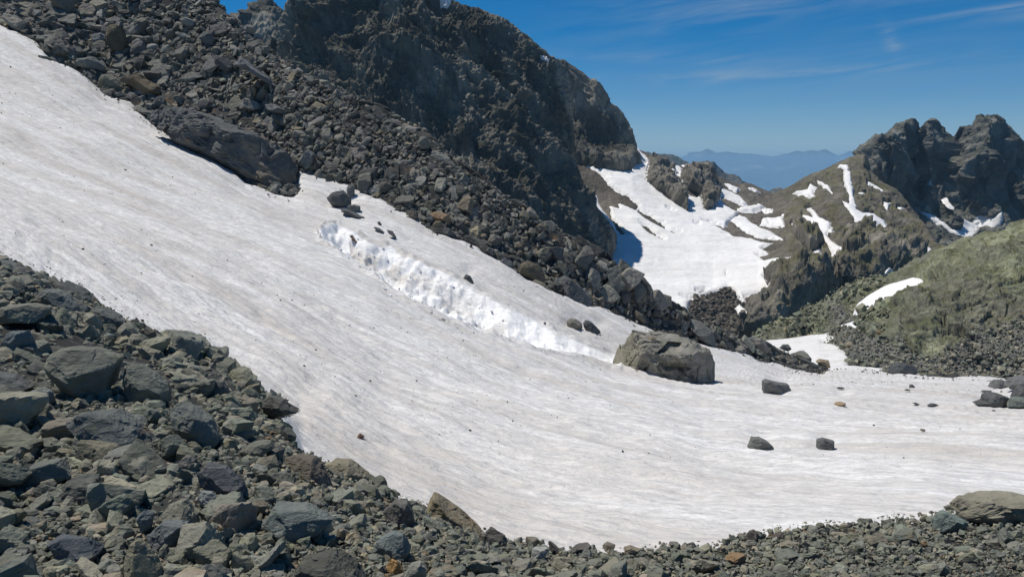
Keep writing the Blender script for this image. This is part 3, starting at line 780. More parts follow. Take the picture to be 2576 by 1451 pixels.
# ================================================================ GREEN SLOPE (right)
G = [
 [(1700, 1050, 60), (1850, 1020, 62), (2000, 985, 66), (2130, 965, 66), (2576, 985, 64), (3000, 990, 64)],
 [(1700, 900, 112), (1850, 885, 108), (1930, 876, 104), (2000, 880, 94), (2060, 895, 84), (2130, 918, 75.5), (2180, 928, 74), (2250, 937, 73), (2400, 946, 72), (2500, 949, 72), (2576, 950, 72), (3000, 955, 72)],
 [(1700, 890, 126), (1850, 872, 124), (1930, 856, 122), (2000, 847, 119), (2060, 840, 113), (2110, 860, 92), (2140, 872, 84), (2200, 868, 80), (2300, 862, 78.5), (2400, 857, 78), (2576, 840, 78), (3000, 820, 78)],
 [(1700, 885, 128), (1850, 866, 126), (1930, 845, 125), (2000, 820, 127), (2060, 800, 126), (2110, 800, 114), (2150, 795, 106), (2200, 775, 100), (2260, 750, 94), (2320, 735, 91), (2400, 715, 90), (2500, 695, 90), (2576, 680, 90), (3000, 620, 90)],
 [(1700, 890, 132), (1850, 872, 130), (1905, 848, 128), (1945, 828, 128), (2000, 800, 130), (2035, 778, 132), (2060, 764, 134), (2090, 742, 135), (2130, 726, 136), (2170, 704, 136), (2215, 702, 135), (2260, 680, 131), (2290, 660, 128), (2330, 645, 124), (2370, 626, 121), (2420, 606, 117), (2470, 590, 113), (2520, 576, 109), (2576, 550, 106), (3000, 400, 106)],
]
P0 = loft(G, 860, 560, smooth=3, back=[(60, 8), (400, 25)])
px, py = proj(P0); Nn = normals(P0)
w_ = wob(P0, 1 / 4.0, 2.6, 101)
qx, qy = px + w_[..., 0], py + w_[..., 1] * .6
GS = {"g1": Z3([(1640, 1312), (1628, 1285), (1660, 1240), (1720, 1190), (1790, 1150), (1880, 1120), (1960, 1098), (2000, 1108), (2015, 1128), (1950, 1160), (1880, 1190), (1820, 1220), (1780, 1250), (1740, 1290), (1690, 1325)]),
      "g2": Z3([(1562, 1362), (1620, 1345), (1690, 1325), (1665, 1368), (1600, 1372)]),
      "g3": Z3([(1583, 1190), (1640, 1183), (1685, 1184), (1660, 1196), (1590, 1209)]),
      "g4": [(1880, 900), (1928, 856), (1990, 850), (2040, 843), (2085, 838), (2096, 848), (2070, 862), (2100, 866), (2112, 878), (2128, 892), (2136, 905), (2130, 918), (2220, 926), (2230, 1010), (1900, 1010)]}
glab = {"g1": "long snow strip slanting up the hollow of the green slope", "g2": "small ragged snow tip below the long strip on the green slope", "g3": "thin snow sliver left of the long strip on the green slope", "g4": "narrow neck of snow leading down behind the end of the scree"}
gs = {k: sdist(qx, qy, v) for k, v in GS.items()}
sall = np.max(np.stack(list(gs.values())), 0); snowy = sstep(-4.5, .5, sall)
# grey scree at the foot: below this picture line
xl = [1700, 2120, 2200, 2300, 2400, 2460, 2576, 3000]; yl = [700, 760, 870, 880, 868, 838, 800, 700]
foot = sstep(-12, 12, qy + w_[..., 1] * 4 - np.interp(qx, xl, yl)) * sstep(2060, 2120, px)
amp = (1 - 0.5 * foot)
wg = P0 + np.stack([fbm(P0 / 2.5, 3, seed=330 + k) for k in range(3)], -1) * 0.6
q = P0 @ np.array([[1, 0, 0.0], [0, 1, 0], [0.3, 0, 1]])
rel = (ridged(q / np.array([7.5, 7.5, 7.5]), 5, 0.55, seed=111) * 0.75 + aretes(wg @ LEAN / np.array([5.0, 5, 4]), 115, 1.1, .6) * 1.5 + facets(wg @ LEAN / 2.6, 112, 0.9) * 0.6 + facets(wg / 1.1, 113, 0.9) * 0.32 + facets(wg / .5, 114, 0.9) * 0.12) * amp
rel = zero(rel) * fade(P0, 0.1, lo=0.5)
PT = P0 + Nn * (rel * (1 - 0.96 * snowy) - 0.35 * snowy)[..., None]
lich = tint_noise(P0, 1 / 3.0, [(0.15, 0.152, 0.105), (0.235, 0.245, 0.16), (0.33, 0.34, 0.225)], 33)
scr = tint_noise(P0, 1 / 2.0, [(0.12, 0.118, 0.108), (0.17, 0.168, 0.152), (0.23, 0.225, 0.2)], 34)
stony = np.clip(0.5 + 1.2 * fbm(P0 / 7.0, 3, seed=36) + sstep(2250, 2100, px) * 0.5, 0, 1)[..., None] * 0.7
colr = lich * (1 - stony) + tint_noise(P0, 1 / 2.0, [(0.13, 0.124, 0.1), (0.19, 0.182, 0.15)], 37) * stony
colr = colr * (1 - foot[..., None]) + scr * foot[..., None]
M_GREEN = terrain_material("lichen_covered_slope", 0.8, 0.25, (0.085, 0.095, 0.022), 0.8, 0.5, 0.8)
grid_obj("hill", PT, M_GREEN, colors=colr, attrs={"grass": (1 - foot) * 0.85}, kind="structure", label="lichen green rocky slope rising at the right above grey scree")
for k, s in gs.items():
    sm = s * P0[..., 1] / 2022.0
    t = 0.35 * np.tanh(sm / 0.4)
    PS = P0 + Nn * (t + fbm(P0 / 3.0, 3, seed=3) * 0.08 * sstep(0, 8, s))[..., None]
    grid_obj("snow_patch" if k != "g4" else "snowfield", PS, M_SNOW_FAR if k != "g4" else M_SNOW_NECK, keep=s > -4, attrs={"clean": np.full(px.shape, 0.55 if k != "g4" else .3)}, kind="structure", label=glab[k], group="snow patches on the green slope" if k != "g4" else None)
SG = dict(P=PT, px=px, py=py, N=Nn, foot=foot, snow=sall)

# ================================================================ NEAR GROUND and main snowfield
NR = [
 [(-500, 1600, 2.7), (0, 1560, 2.9), (1300, 1560, 3.0), (2576, 1560, 3.1), (3100, 1560, 3.1)],
 [(-500, 950, 5.6), (0, 1010, 5.6), (400, 1100, 5.0), (700, 1200, 4.7), (1000, 1330, 4.4), (1400, 1440, 4.2), (1700, 1440, 4.2), (2576, 1400, 4.2), (3100, 1390, 4.2)],
 [(-500, 560, 11), (0, 672, 9.5), (130, 730, 9.3), (250, 790, 9), (320, 830, 8.7), (395, 862, 8.4), (540, 915, 8), (640, 1000, 7.6), (720, 1060, 7.2), (760, 1140, 6.8), (830, 1180, 6.5), (980, 1252, 6), (1080, 1280, 5.8), (1190, 1345, 5.4), (1280, 1372, 5.2), (1420, 1396, 5),
  (1640, 1392, 5), (1770, 1380, 5), (1900, 1357, 5.1), (2080, 1332, 5.3), (2350, 1310, 5.4), (2576, 1295, 5.5), (3100, 1270, 5.8)],
 [(-500, 490, 17), (0, 640, 14), (320, 790, 13), (640, 945, 11.5), (980, 1150, 9), (1300, 1280, 7), (1770, 1285, 6.7), (2350, 1235, 6.9), (3100, 1200, 7.5)],
 [(-500, 350, 29), (0, 480, 27), (320, 585, 25), (640, 705, 23), (980, 855, 20), (1300, 985, 17), (1770, 1085, 15), (2350, 1105, 14), (3100, 1090, 14)],
 [(-500, 140, 44), (0, 300, 42), (320, 425, 38), (640, 555, 35), (980, 700, 32), (1300, 835, 30.2), (1540, 925, 29.6), (1700, 965, 29.5), (1900, 985, 30), (2350, 1010, 29.5), (3100, 1000, 29.5)],
 [(-500, -240, 68), (0, 60, 60), (130, 130, 58), (250, 215, 56), (370, 290, 53), (450, 335, 51), (620, 440, 47.5), (750, 478, 46), (850, 500, 45), (1000, 548, 43), (1120, 590, 42), (1250, 640, 42), (1400, 712, 42), (1480, 765, 42), (1640, 832, 44), (1800, 872, 48), (1940, 905, 56),
  (2076, 936, 64), (2130, 938, 66), (2250, 943, 68), (2400, 949, 68), (2576, 953, 68), (3100, 962, 68)],
 [(-500, -760, 92), (0, -350, 84), (300, -170, 77), (450, -55, 71), (520, -4, 68), (600, 70, 64), (740, 180, 56), (820, 215, 54.5), (900, 255, 53), (1000, 300, 52), (1070, 335, 50.8), (1130, 395, 49), (1250, 482, 47), (1330, 540, 46.5), (1450, 612, 46.3), (1550, 675, 46.3), (1620, 725, 46.5), (1700, 778, 47), (1780, 820, 50),
  (1850, 850, 53.7), (1940, 876, 59), (2000, 898, 63.5), (2050, 925, 66.5), (2090, 938, 69), (2130, 938, 70), (2250, 944, 71), (2576, 955, 71), (3100, 962, 71)],
]
NR = [[(-1100, r[0][1] - (60 if k_ > 1 else 0), r[0][2])] + r + [(3900, r[-1][1], r[-1][2])] for k_, r in enumerate(NR)]
P0 = loft(NR, 1760, 1150, world_first=[(-13, 13), (-3.5, -3.5), (-0.9, -2.0)], smooth=4, back=[(110, 5), (500, 20)])
px, py = proj(P0)
NU = normals(P0)
w_ = wob(P0 / P0[..., 1:2].clip(1, 99), 40.0, 4.0, 131)
qx, qy = px + w_[..., 0], py + w_[..., 1]
vis = np.ones(px.shape, bool)
SNOWPOLY = [(-1300, -600), (-600, -330), (-200, -60), (0, 62), (40, 80), (95, 110), (130, 150), (185, 175), (205, 190), (252, 225), (290, 250), (330, 258), (372, 300), (400, 325), (450, 352), (500, 372), (545, 398), (600, 430), (620, 455), (660, 470), (700, 490), (735, 498), (752, 480), (748, 430), (770, 430), (850, 455),
            (900, 475), (960, 505), (1000, 535), (1040, 545), (1080, 575), (1140, 600), (1200, 625), (1240, 650), (1290, 675), (1330, 705), (1365, 715), (1400, 738), (1440, 755), (1478, 772), (1520, 770), (1560, 790), (1600, 812), (1650, 836), (1720, 850), (1800, 872), (1850, 884), (1900, 900),
            (1960, 910), (2000, 925), (2060, 940), (2076, 932), (2090, 925), (2140, 920), (2240, 938), (2400, 947), (2576, 948), (4300, 960), (4300, 1290), (2576, 1268), (2400, 1290), (2350, 1302), (2250, 1308), (2080, 1322), (1990, 1332), (1900, 1348), (1800, 1368), (1770, 1374), (1640, 1382), (1540, 1390), (1420, 1388),
            (1350, 1372), (1280, 1366), (1190, 1336), (1080, 1280), (1000, 1255), (975, 1240), (940, 1210), (900, 1195), (830, 1172), (780, 1150), (740, 1132), (718, 1090), (690, 1052), (745, 1032), (700, 1010), (640, 985), (600, 950), (540, 905), (470, 880), (395, 852), (320, 815), (250, 775), (130, 712), (0, 652), (-600, 430), (-1300, 330)]
TRENCH = [(800, 600), (815, 585), (850, 580), (885, 598), (925, 622), (985, 640), (1030, 668), (1075, 690), (1130, 718), (1185, 745), (1240, 778), (1290, 806), (1330, 822), (1372, 842), (1400, 862), (1450, 878), (1510, 898), (1560, 915), (1560, 948), (1530, 938), (1460, 916), (1400, 903), (1340, 896), (1285, 880), (1240, 868), (1190, 854),
          (1130, 832), (1075, 808), (1020, 784), (985, 758), (955, 728), (915, 702), (880, 682), (845, 658), (808, 632)]
sN = sdist(qx, qy, SNOWPOLY)
sN = np.where((sN <= -59) & (py > 1800), -60, sN)
dm = P0[..., 1].clip(2, 999) / 2022.0
# bumps of the ground itself (below the loose rocks)
rough = fbm(P0 / 2.2, 4, seed=141) * 0.16 * np.clip(P0[..., 1] / 22.0, 0.2, 2.2) + facets(P0 / 1.3, 142, 0.9) * 0.25 * sstep(25, 38, P0[..., 1])
PG = P0.copy()
PG[..., 2] += np.where(sN > 0, -np.clip(sN * dm * 0.9, 0, 1.0) * np.clip(P0[..., 1] / 20, .6, 1.6) * 1.3, 0) + rough * (sN < 4)
gcol = tint_noise(P0, 1 / 1.2, [(0.035, 0.036, 0.034), (0.055, 0.056, 0.052)], 55)  # near black tint: shade of the gaps between rocks put into the colour
grid_obj("ground", PG[:, :], M_ROCK_MID, smooth=False, colors=gcol, kind="structure", label="stony ground under the loose scree, coloured dark for its shaded gaps")
# snow surface
yy = np.linspace(0, 140, 2801)
th_ = np.radians(np.interp(yy, [6, 14, 32], [57, 45, 30]))
gY = np.concatenate([[0], np.cumsum(1 / np.tan(th_[1:]) * np.diff(yy))])
FLOW = np.stack([P0[..., 0] + np.interp(P0[..., 1], yy, gY), P0[..., 1], P0[..., 2]], -1)
und = fbm(P0 / 5.5, 4, 0.5, seed=151) * 0.16 + fbm(FLOW * np.array([1.1, 0.22, 0.4]), 4, 0.6, seed=155) * 0.06
cups = fbm(FLOW * np.array([2.5, 1.9, 1.2]), 2, 0.6, seed=158) * 0.034
t = 0.30 * np.tanh(sN * dm / 0.45) * np.clip(P0[..., 1] / 20, .22, 1.2)
PS = P0.copy()
PS[..., 2] += t + (und * np.clip(P0[..., 1] / 14, .25, 1) + cups) * sstep(0.0, 0.55, sN * dm)
wt = wob(P0, 1.1, 3.5, 161)
sT = sdist(px + wt[..., 0], py + wt[..., 1], TRENCH)
# trench: steep lumpy far wall, floor and near lip
xt = np.interp(px, [800, 900, 1100, 1250, 1400, 1560], [0.75, 1.35, 1.35, 1.15, 0.7, 0.3])
prof = sstep(-2, 26, sT) * 0.6 + sstep(6, 40, sT) * 0.4
lump = (np.abs(fbm(P0 / 0.8, 3, 0.5, seed=163)) * 0.22 + facets(P0 / 0.9, 164, 0.9) * 0.12 + facets(P0 / 0.38, 165, .9) * 0.07)
inT = sstep(-1.5, 5, sT)
lump = lump * np.interp(px, [1150, 1320], [1.0, 0.4])
PS[..., 2] -= prof * xt - lump * inT * np.clip(xt + .15, 0, 1) * (0.5 + 0.8 * prof)
for hx, hy, hr in ((1954, 975, 44), (1916, 1118, 40), (2075, 1120, 30), (2112, 1018, 22), (906, 1098, 14), (1444, 822, 30), (1490, 830, 34), (1178, 700, 22), (852, 510, 44), (2500, 1010, 60)):
    PS[..., 2] -= 0.0022 * hr * (P0[..., 1] / 30) * 2.4 * np.exp(-(((px - hx) / hr) ** 2 + ((py - hy) / (hr * 0.5)) ** 2))
lip = np.exp(-((sT + 3.5) / 3.5) ** 2) * (0.06 + 0.16 * vnoise(P0 / 0.5, 9).clip(0, 1))
PS[..., 2] += lip
PG_unused = None
clean = inT * (1 - 0.75 * np.exp(-((sT - 22) / 9.0) ** 2) * (fbm(P0 / 1.1, 3, seed=167) > 0.05) * (px > 880) * (px < 1330))
clean = np.clip(clean + 0.15 * np.exp(-((sN - 8) / 10.0) ** 2), 0, 1)
grid_obj("snowfield", PS, M_SNOW, keep=(sN > -6), attrs={"clean": clean}, vecs={"flow": FLOW}, kind="structure", label="wide dirty old snowfield with a torn trench across its middle")
SNW = dict(P=PS, px=proj(PS)[0], py=proj(PS)[1], s=sN)

# ================================================================ ROCKS
ICO = {}
def ico(sub):
    if sub not in ICO:
        bm = bmesh.new(); bmesh.ops.create_icosphere(bm, subdivisions=sub, radius=1.0)
        V = np.array([v.co[:] for v in bm.verts]); F = np.array([[v.index for v in f.verts] for f in bm.faces])
        bm.free(); ICO[sub] = (V, F)
    return ICO[sub]
def rand_rot(r, n=None):
    q = r.normal(size=(n or 1, 4)); q /= np.linalg.norm(q, axis=1, keepdims=True)
    w, x, y, z = q.T
    M = np.stack([1 - 2 * (y*y + z*z), 2 * (x*y - z*w), 2 * (x*z + y*w), 2 * (x*y + z*w), 1 - 2 * (x*x + z*z), 2 * (y*z - x*w),
                  2 * (x*z - y*w), 2 * (y*z + x*w), 1 - 2 * (x*x + y*y)], -1).reshape(-1, 3, 3)
    return M if n else M[0]
def fib(n, r, jit=0.35):
    k = np.arange(n) + 0.5
    ph = np.arccos(1 - 2 * k / n); th = np.pi * (1 + 5 ** 0.5) * k
    v = np.stack([np.cos(th) * np.sin(ph), np.sin(th) * np.sin(ph), np.cos(ph)], -1) + r.normal(size=(n, 3)) * jit
    return (v / np.linalg.norm(v, axis=1, keepdims=True)) @ rand_rot(r).T
def rock_shape(sub, r, asp=(1, 0.75, 0.5), nplanes=3, rough=0.035):
    """broken joint block: six tilted faces, a few corners knocked off, then roughened"""
    V, F = ico(sub)
    ax = np.array([[1, 0, 0], [-1, 0, 0], [0, 1, 0], [0, -1, 0], [0, 0, 1], [0, 0, -1.0]])
    n6 = ax + r.normal(size=(6, 3)) * 0.24
    d6 = np.full(6, 0.72) * r.uniform(0.8, 1.08, 6)
    nc = r.normal(size=(nplanes + 2, 3)); dc = r.uniform(0.62, 0.92, nplanes + 2)
    nrm = np.concatenate([n6, nc]); nrm /= np.linalg.norm(nrm, axis=1, keepdims=True)
    dist = np.concatenate([d6, dc])
    dn = V @ nrm.T
    rad = np.where(dn > 1e-3, dist[None] / np.maximum(dn, 1e-3), 9).min(1).clip(0, 1.5)
    P = V * rad[:, None] * np.asarray(asp) * 1.18
    off = r.uniform(0, 99, 3)
    P = P * (1 + rough * 0.7 * (fbm(P * 2.6 + off, 5, 0.6, seed=int(r.integers(999))))[:, None])
    P = P + V * (facets(P * 3.4 + off, 3, 0.9) * rough * 1.1)[:, None]
    return P, F
PAL_NEAR = 1.22 * np.array([(0.165, 0.178, 0.158), (0.14, 0.155, 0.14), (0.20, 0.2, 0.17), (0.235, 0.225, 0.185), (0.115, 0.125, 0.118), (0.185, 0.19, 0.16), (0.27, 0.24, 0.18), (0.20, 0.145, 0.095), (0.16, 0.178, 0.168)])
PAL_NEAR = PAL_NEAR * np.array([1.03, 0.98, 0.88])
PN = np.array([.24, .22, .18, .09, .12, .11, .015, .01, .015])
PAL_UP = 1.12 * np.array([(0.13, 0.133, 0.128), (0.17, 0.172, 0.162), (0.1, 0.1, 0.097), (0.21, 0.207, 0.19), (0.22, 0.195, 0.145), (0.15, 0.145, 0.128)])
PAL_UP = PAL_UP * np.array([1.03, 1.0, 0.92])
PU = np.array([.28, .2, .24, .12, .04, .12])


# ---------------------------------------------------------------- rocks one can point at: outlines give them their own size and shape
def face_hit(P, px_, py_, x, y, m=None):
    d2 = (px_ - x) ** 2 + (py_ - y) ** 2
    if m is not None: d2 = np.where(m, d2, 1e12)
    lim = max(d2.min() * 1.01, 30.0)
    i = np.argmin(np.where((d2 <= lim) & (P[..., 1] > 1.0), P[..., 1] + 0.02 * d2 * P[..., 1] / 100, 1e9))      # of the points that fall there, the one in front
    return P.reshape(-1, 3)[i]
def poly_radius(pts, th):
    n = len(pts); dx, dz = np.cos(th), np.sin(th)
    best = np.full(th.shape, 0.0)
    for k in range(n):
        a, b = pts[k], pts[(k + 1) % n]
        e = b - a
        den = dx * e[1] - dz * e[0]
        with np.errstate(divide='ignore', invalid='ignore'):
            t = (a[0] * e[1] - a[1] * e[0]) / den
            s = (a[0] * dz - a[1] * dx) / den
        ok = (t > 0) & (s >= -1e-6) & (s <= 1 + 1e-6) & np.isfinite(t)
        best = np.where(ok & (t > best), t, best)
    return best
def outlined_rock(name, outl, d, thick, tint, seed, mat, label, sub=5, rough=0.03, group=None, planes=7, cat="rock", extra=None, pw=2.6, yshift=0.0, lean=0.0, alb2=None, fs=1.0):
    r = np.random.default_rng(seed)
    outl = np.asarray(outl, float)
    W = unproj(outl[:, 0], outl[:, 1], d)
    c = W.mean(0); Q = (W - c)[:, [0, 2]]
    ev, U = np.linalg.eigh(np.cov(Q.T))
    ext = np.sqrt(ev) + 1e-6
    Qn = (Q @ U) / ext
    ctr = (Qn.max(0) + Qn.min(0)) / 2; Qn = Qn - ctr
    V, F = ico(sub)
    th = np.arctan2(V[:, 2], V[:, 0])
    rad = poly_radius(Qn, th)
    # soften the outline a little so that it is not a prism
    ra = np.sqrt(V[:, 0] ** 2 + V[:, 2] ** 2)
    s = (1 - np.abs(V[:, 1]).clip(0, 1) ** pw) ** (1 / pw)
    L = Q.ptp(0).max() if hasattr(Q, "ptp") else (Q.max(0) - Q.min(0)).max()
    XZ = (np.stack([np.cos(th), np.sin(th)], -1) * (rad * s)[:, None] + ctr) * ext @ U.T
    T = thick * 0.5
    P = np.stack([XZ[:, 0], V[:, 1] * T, XZ[:, 1]], -1)
    for _ in range(planes):        # broad broken faces on the front and back
        side = -1 if r.uniform() < 0.7 else 1
        n = np.array([r.uniform(-1.0, 1.0), side * 0.9, r.uniform(-0.5, 1.1)]); n /= np.linalg.norm(n)
        sup = (P @ n).max(); dd = sup * r.uniform(0.62, 0.9)
        pd = P @ n
        over = pd > dd
        P[over] -= n * (pd[over] - dd)[:, None] * 0.92
    for ex in (extra or ()):
        n = np.array(ex[:3], float); n /= np.linalg.norm(n)
        pd = P @ n; dd = pd.max() * ex[3]; over = pd > dd
        P[over] -= n * (pd[over] - dd)[:, None]
    off = r.uniform(0, 99, 3)
    N = V / np.array([L / 2, T, L / 2]); N /= np.linalg.norm(N, axis=1, keepdims=True)
    q = P / (L * 0.5) * fs
    P = P + N * ((fbm(q * 2.2 + off, 6, 0.6, seed=seed) * rough * 1.1 + facets(q * 2.4 + off, seed + 1, 0.9) * rough * 1.3 + facets(q * 5.5 + off, seed + 2, 0.9) * rough * 0.5) * L * 0.5)[:, None]
    P[:, 1] += lean * P[:, 2]
    zb = P[:, 2].min()
    o = np.array([c[0], d + yshift * T, c[2] + zb])
    P[:, 2] -= zb
    C = np.repeat(np.asarray(tint, float)[None], len(P), 0)
    if alb2 is not None: C = alb2(P, C, L)
    me = mesh_from(name, P, F, mat, False, C)
    return link(name, me, loc=tuple(o), label=label, cat=cat, group=group)
def on_snow(x, y): return face_hit(SNW["P"], SNW["px"], SNW["py"], x, y, SNW["s"] > 0)
def on_ground(x, y): return face_hit(NEARG, npx, npy, x, y)
NEARG, npx, npy = P0, px, py
LAND = []          # (x, y, phrase) landmarks for the labels of the ordinary rocks
def feat(outl, thick_k, tint, seed, mat, label, land=None, where="ground", dd=0.0, name="rock", group=None, **kw):
    o = np.asarray(outl, float)
    cx = (o[:, 0].min() + o[:, 0].max()) / 2; yb = o[:, 1].max()
    if where == "snow":          # the lower side goes down into the snow
        ym = (o[:, 1].min() + yb) / 2; lo_ = o[:, 1] > ym
        o[lo_, 1] += 0.7 * (yb - o[lo_, 1]); outl = o
    ib = np.argmax(o[:, 1]); xb = o[ib, 0]
    hit = on_snow(xb, yb - 2) if where == "snow" else on_ground(min(max(xb, -100), 2700), yb - 2)
    w = (o[:, 0].max() - o[:, 0].min()) / FD * hit[1]
    h = (o[:, 1].max() - o[:, 1].min()) / FD * hit[1]
    th = thick_k * min(w, 2.2 * h)
    if mat is M_ROCK_NEAR: tint = tuple(q * 1.3 for q in tint)
    else: tint = tuple(q * (1.5 if where == "snow" else 1.2) for q in tint)
    if land: LAND.append((cx, (o[:, 1].min() + yb) / 2, land))
    CLEAR.append(o)
    return outlined_rock(name, outl, hit[1] + th * (0.28 if where == "snow" else 0.08) + dd, th, tint, seed, mat, label, group=group, **kw)
CLEAR = []
def box(x0, x1, y0, y1, r, n=8, sq=0.25):
    """an irregular angular outline filling a picture box"""
    a = np.sort((np.arange(n) + r.uniform(-.3, .3, n)) / n * 2 * np.pi)
    q = np.stack([np.cos(a), np.sin(a)], -1); q /= (np.abs(q) ** 3).sum(1, keepdims=True) ** (1 / 3) 
    q *= r.uniform(1 - sq, 1.0, (n, 1)); q = (q - q.min(0)) / (q.max(0) - q.min(0))
    return np.stack([x0 + q[:, 0] * (x1 - x0), y0 + q[:, 1] * (y1 - y0)], -1)
def cv(pts, ox, oy, k): return [(ox + x * k, oy + y * k) for x, y in pts]
BL = lambda p: cv(p, 1509.4, 771.5, .18496)
Z4 = lambda p: cv(p, 603.7, 469.6, .36458)
Z5 = lambda p: cv(p, 1475.8, 737.9, .42709)
Z6 = lambda p: cv(p, 872.1, 1140.4, .36458)
Z7 = lambda p: cv(p, 0, 637.3, .5607)
Z8 = lambda p: cv(p, 1744.2, 1174.0, .32292)
Z1 = lambda p: cv(p, 0, 0, .33854)
rb = np.random.default_rng(21)
# the large boulder on the snow
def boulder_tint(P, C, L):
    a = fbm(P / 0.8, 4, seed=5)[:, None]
    left = sstep(-0.9, -1.7, P[:, 0])[:, None]  # paler, yellower left end: its sunlit face painted into the tint
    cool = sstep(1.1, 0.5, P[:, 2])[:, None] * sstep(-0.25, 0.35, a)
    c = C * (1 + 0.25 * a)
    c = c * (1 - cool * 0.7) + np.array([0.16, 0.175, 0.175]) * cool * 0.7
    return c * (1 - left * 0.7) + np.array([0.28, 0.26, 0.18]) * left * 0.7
bo = BL([(135, 880), (180, 760), (245, 655), (380, 520), (520, 378), (620, 385), (720, 385), (840, 338), (960, 335), (1180, 372), (1330, 470), (1470, 560), (1582, 655), (1592, 740), (1570, 830), (1530, 930), (1490, 1030), (1445, 1110), (1330, 1100), (1222, 1140), (1000, 1128), (860, 1085), (600, 1030), (400, 985), (200, 950)])
bobj = outlined_rock("boulder", bo, 28.95, 2.7, (0.25, 0.24, 0.205), 5, M_BOULDER, "huge weathered grey brown boulder sitting on the snow at the right end of the trench", sub=7, rough=0.062, planes=0, cat="boulder", pw=2.2,
    extra=[(0.1, -0.5, 1.0, 0.80), (-0.3, -1, 0.25, 0.74), (0.55, -1, 0.1, 0.78), (0.1, -1, -0.35, 0.80), (-0.9, -0.6, 0.5, 0.8), (0, -1, 0, 0.80), (.9, -.5, .1, .86), (0.2, .5, 1, .8)], alb2=boulder_tint, fs=1.3)
# two carved hollows under the ledge of its front face
mv = bobj.data.vertices
co = np.zeros(len(mv) * 3, np.float32); mv.foreach_get("co", co); co = co.reshape(-1, 3)
lx = co[:, 0] + bobj.location.x; lz = co[:, 2] + bobj.location.z
fx = co.astype(float) + np.array(bobj.location)
bx, by = proj(fx)
front = (co[:, 1] < 0.4)
for cr_, dep in ((BL([(760, 640), (850, 560), (930, 470), (1110, 490), (1120, 560), (1060, 660), (940, 645)]), 0.42), (BL([(820, 790), (860, 750), (1080, 760), (1250, 840), (1130, 900), (1050, 860), (900, 880)]), 0.3), (BL([(520, 880), (640, 810), (690, 760), (650, 900)]), 0.2), (BL([(560, 480), (700, 600), (780, 650), (720, 630), (600, 520)]), 0.16)):
    s_ = sdist(bx, by, cr_)
    co[:, 1] += (sstep(-1.0, 5, s_) * dep * front).astype(np.float32)
mv.foreach_set("co", co.ravel()); bobj.data.update()
CLEAR.append(np.array(bo)); 
LAND.append((1670, 905, "the huge boulder"))
# bedrock slab at the upper edge of the snow
slab_t = lambda P, C, L: C * (1 - sstep(-0.4, 1.4, P[:, 0])[:, None] * 0.85 * sstep(-0.3, .3, fbm(P / 1.3, 3, seed=8))[:, None]) + np.array([0.24, 0.205, 0.15]) * sstep(-0.4, 1.4, P[:, 0])[:, None] * 0.85 * sstep(-0.3, .3, fbm(P / 1.3, 3, seed=8))[:, None]
outlined_rock("boulder", [(372, 286), (420, 272), (480, 278), (560, 300), (600, 318), (640, 330), (690, 358), (728, 392), (750, 425), (752, 470), (742, 492), (716, 492), (672, 474), (628, 452), (600, 434), (555, 412), (500, 384), (450, 362), (400, 322)],
    47.4, 4.5, (0.115, 0.12, 0.118), 31, M_ROCK_MID, "long smooth dark bedrock slab at the upper edge of the snow", sub=6, rough=0.05, planes=0, cat="boulder", pw=2.4, fs=1.8, extra=[(-0.2, -0.7, 1, 0.72), (0, -1, .3, 0.8), (.6, -1, .4, .8)], alb2=slab_t)
CLEAR.append(np.array([(380, 290), (560, 300), (700, 365), (750, 430), (740, 485), (600, 430), (450, 350)])); LAND.append((570, 380, "the long bedrock slab"))
G1 = (0.105, 0.108, 0.105); TAN = (0.24, 0.2, 0.14); GRN = (0.12, 0.138, 0.122); DK = (0.075, 0.078, 0.077); PALE = (0.2, 0.2, 0.18); BRN = (0.13, 0.115, 0.09); ORG = (0.27, 0.19, 0.1)
S = "snow"
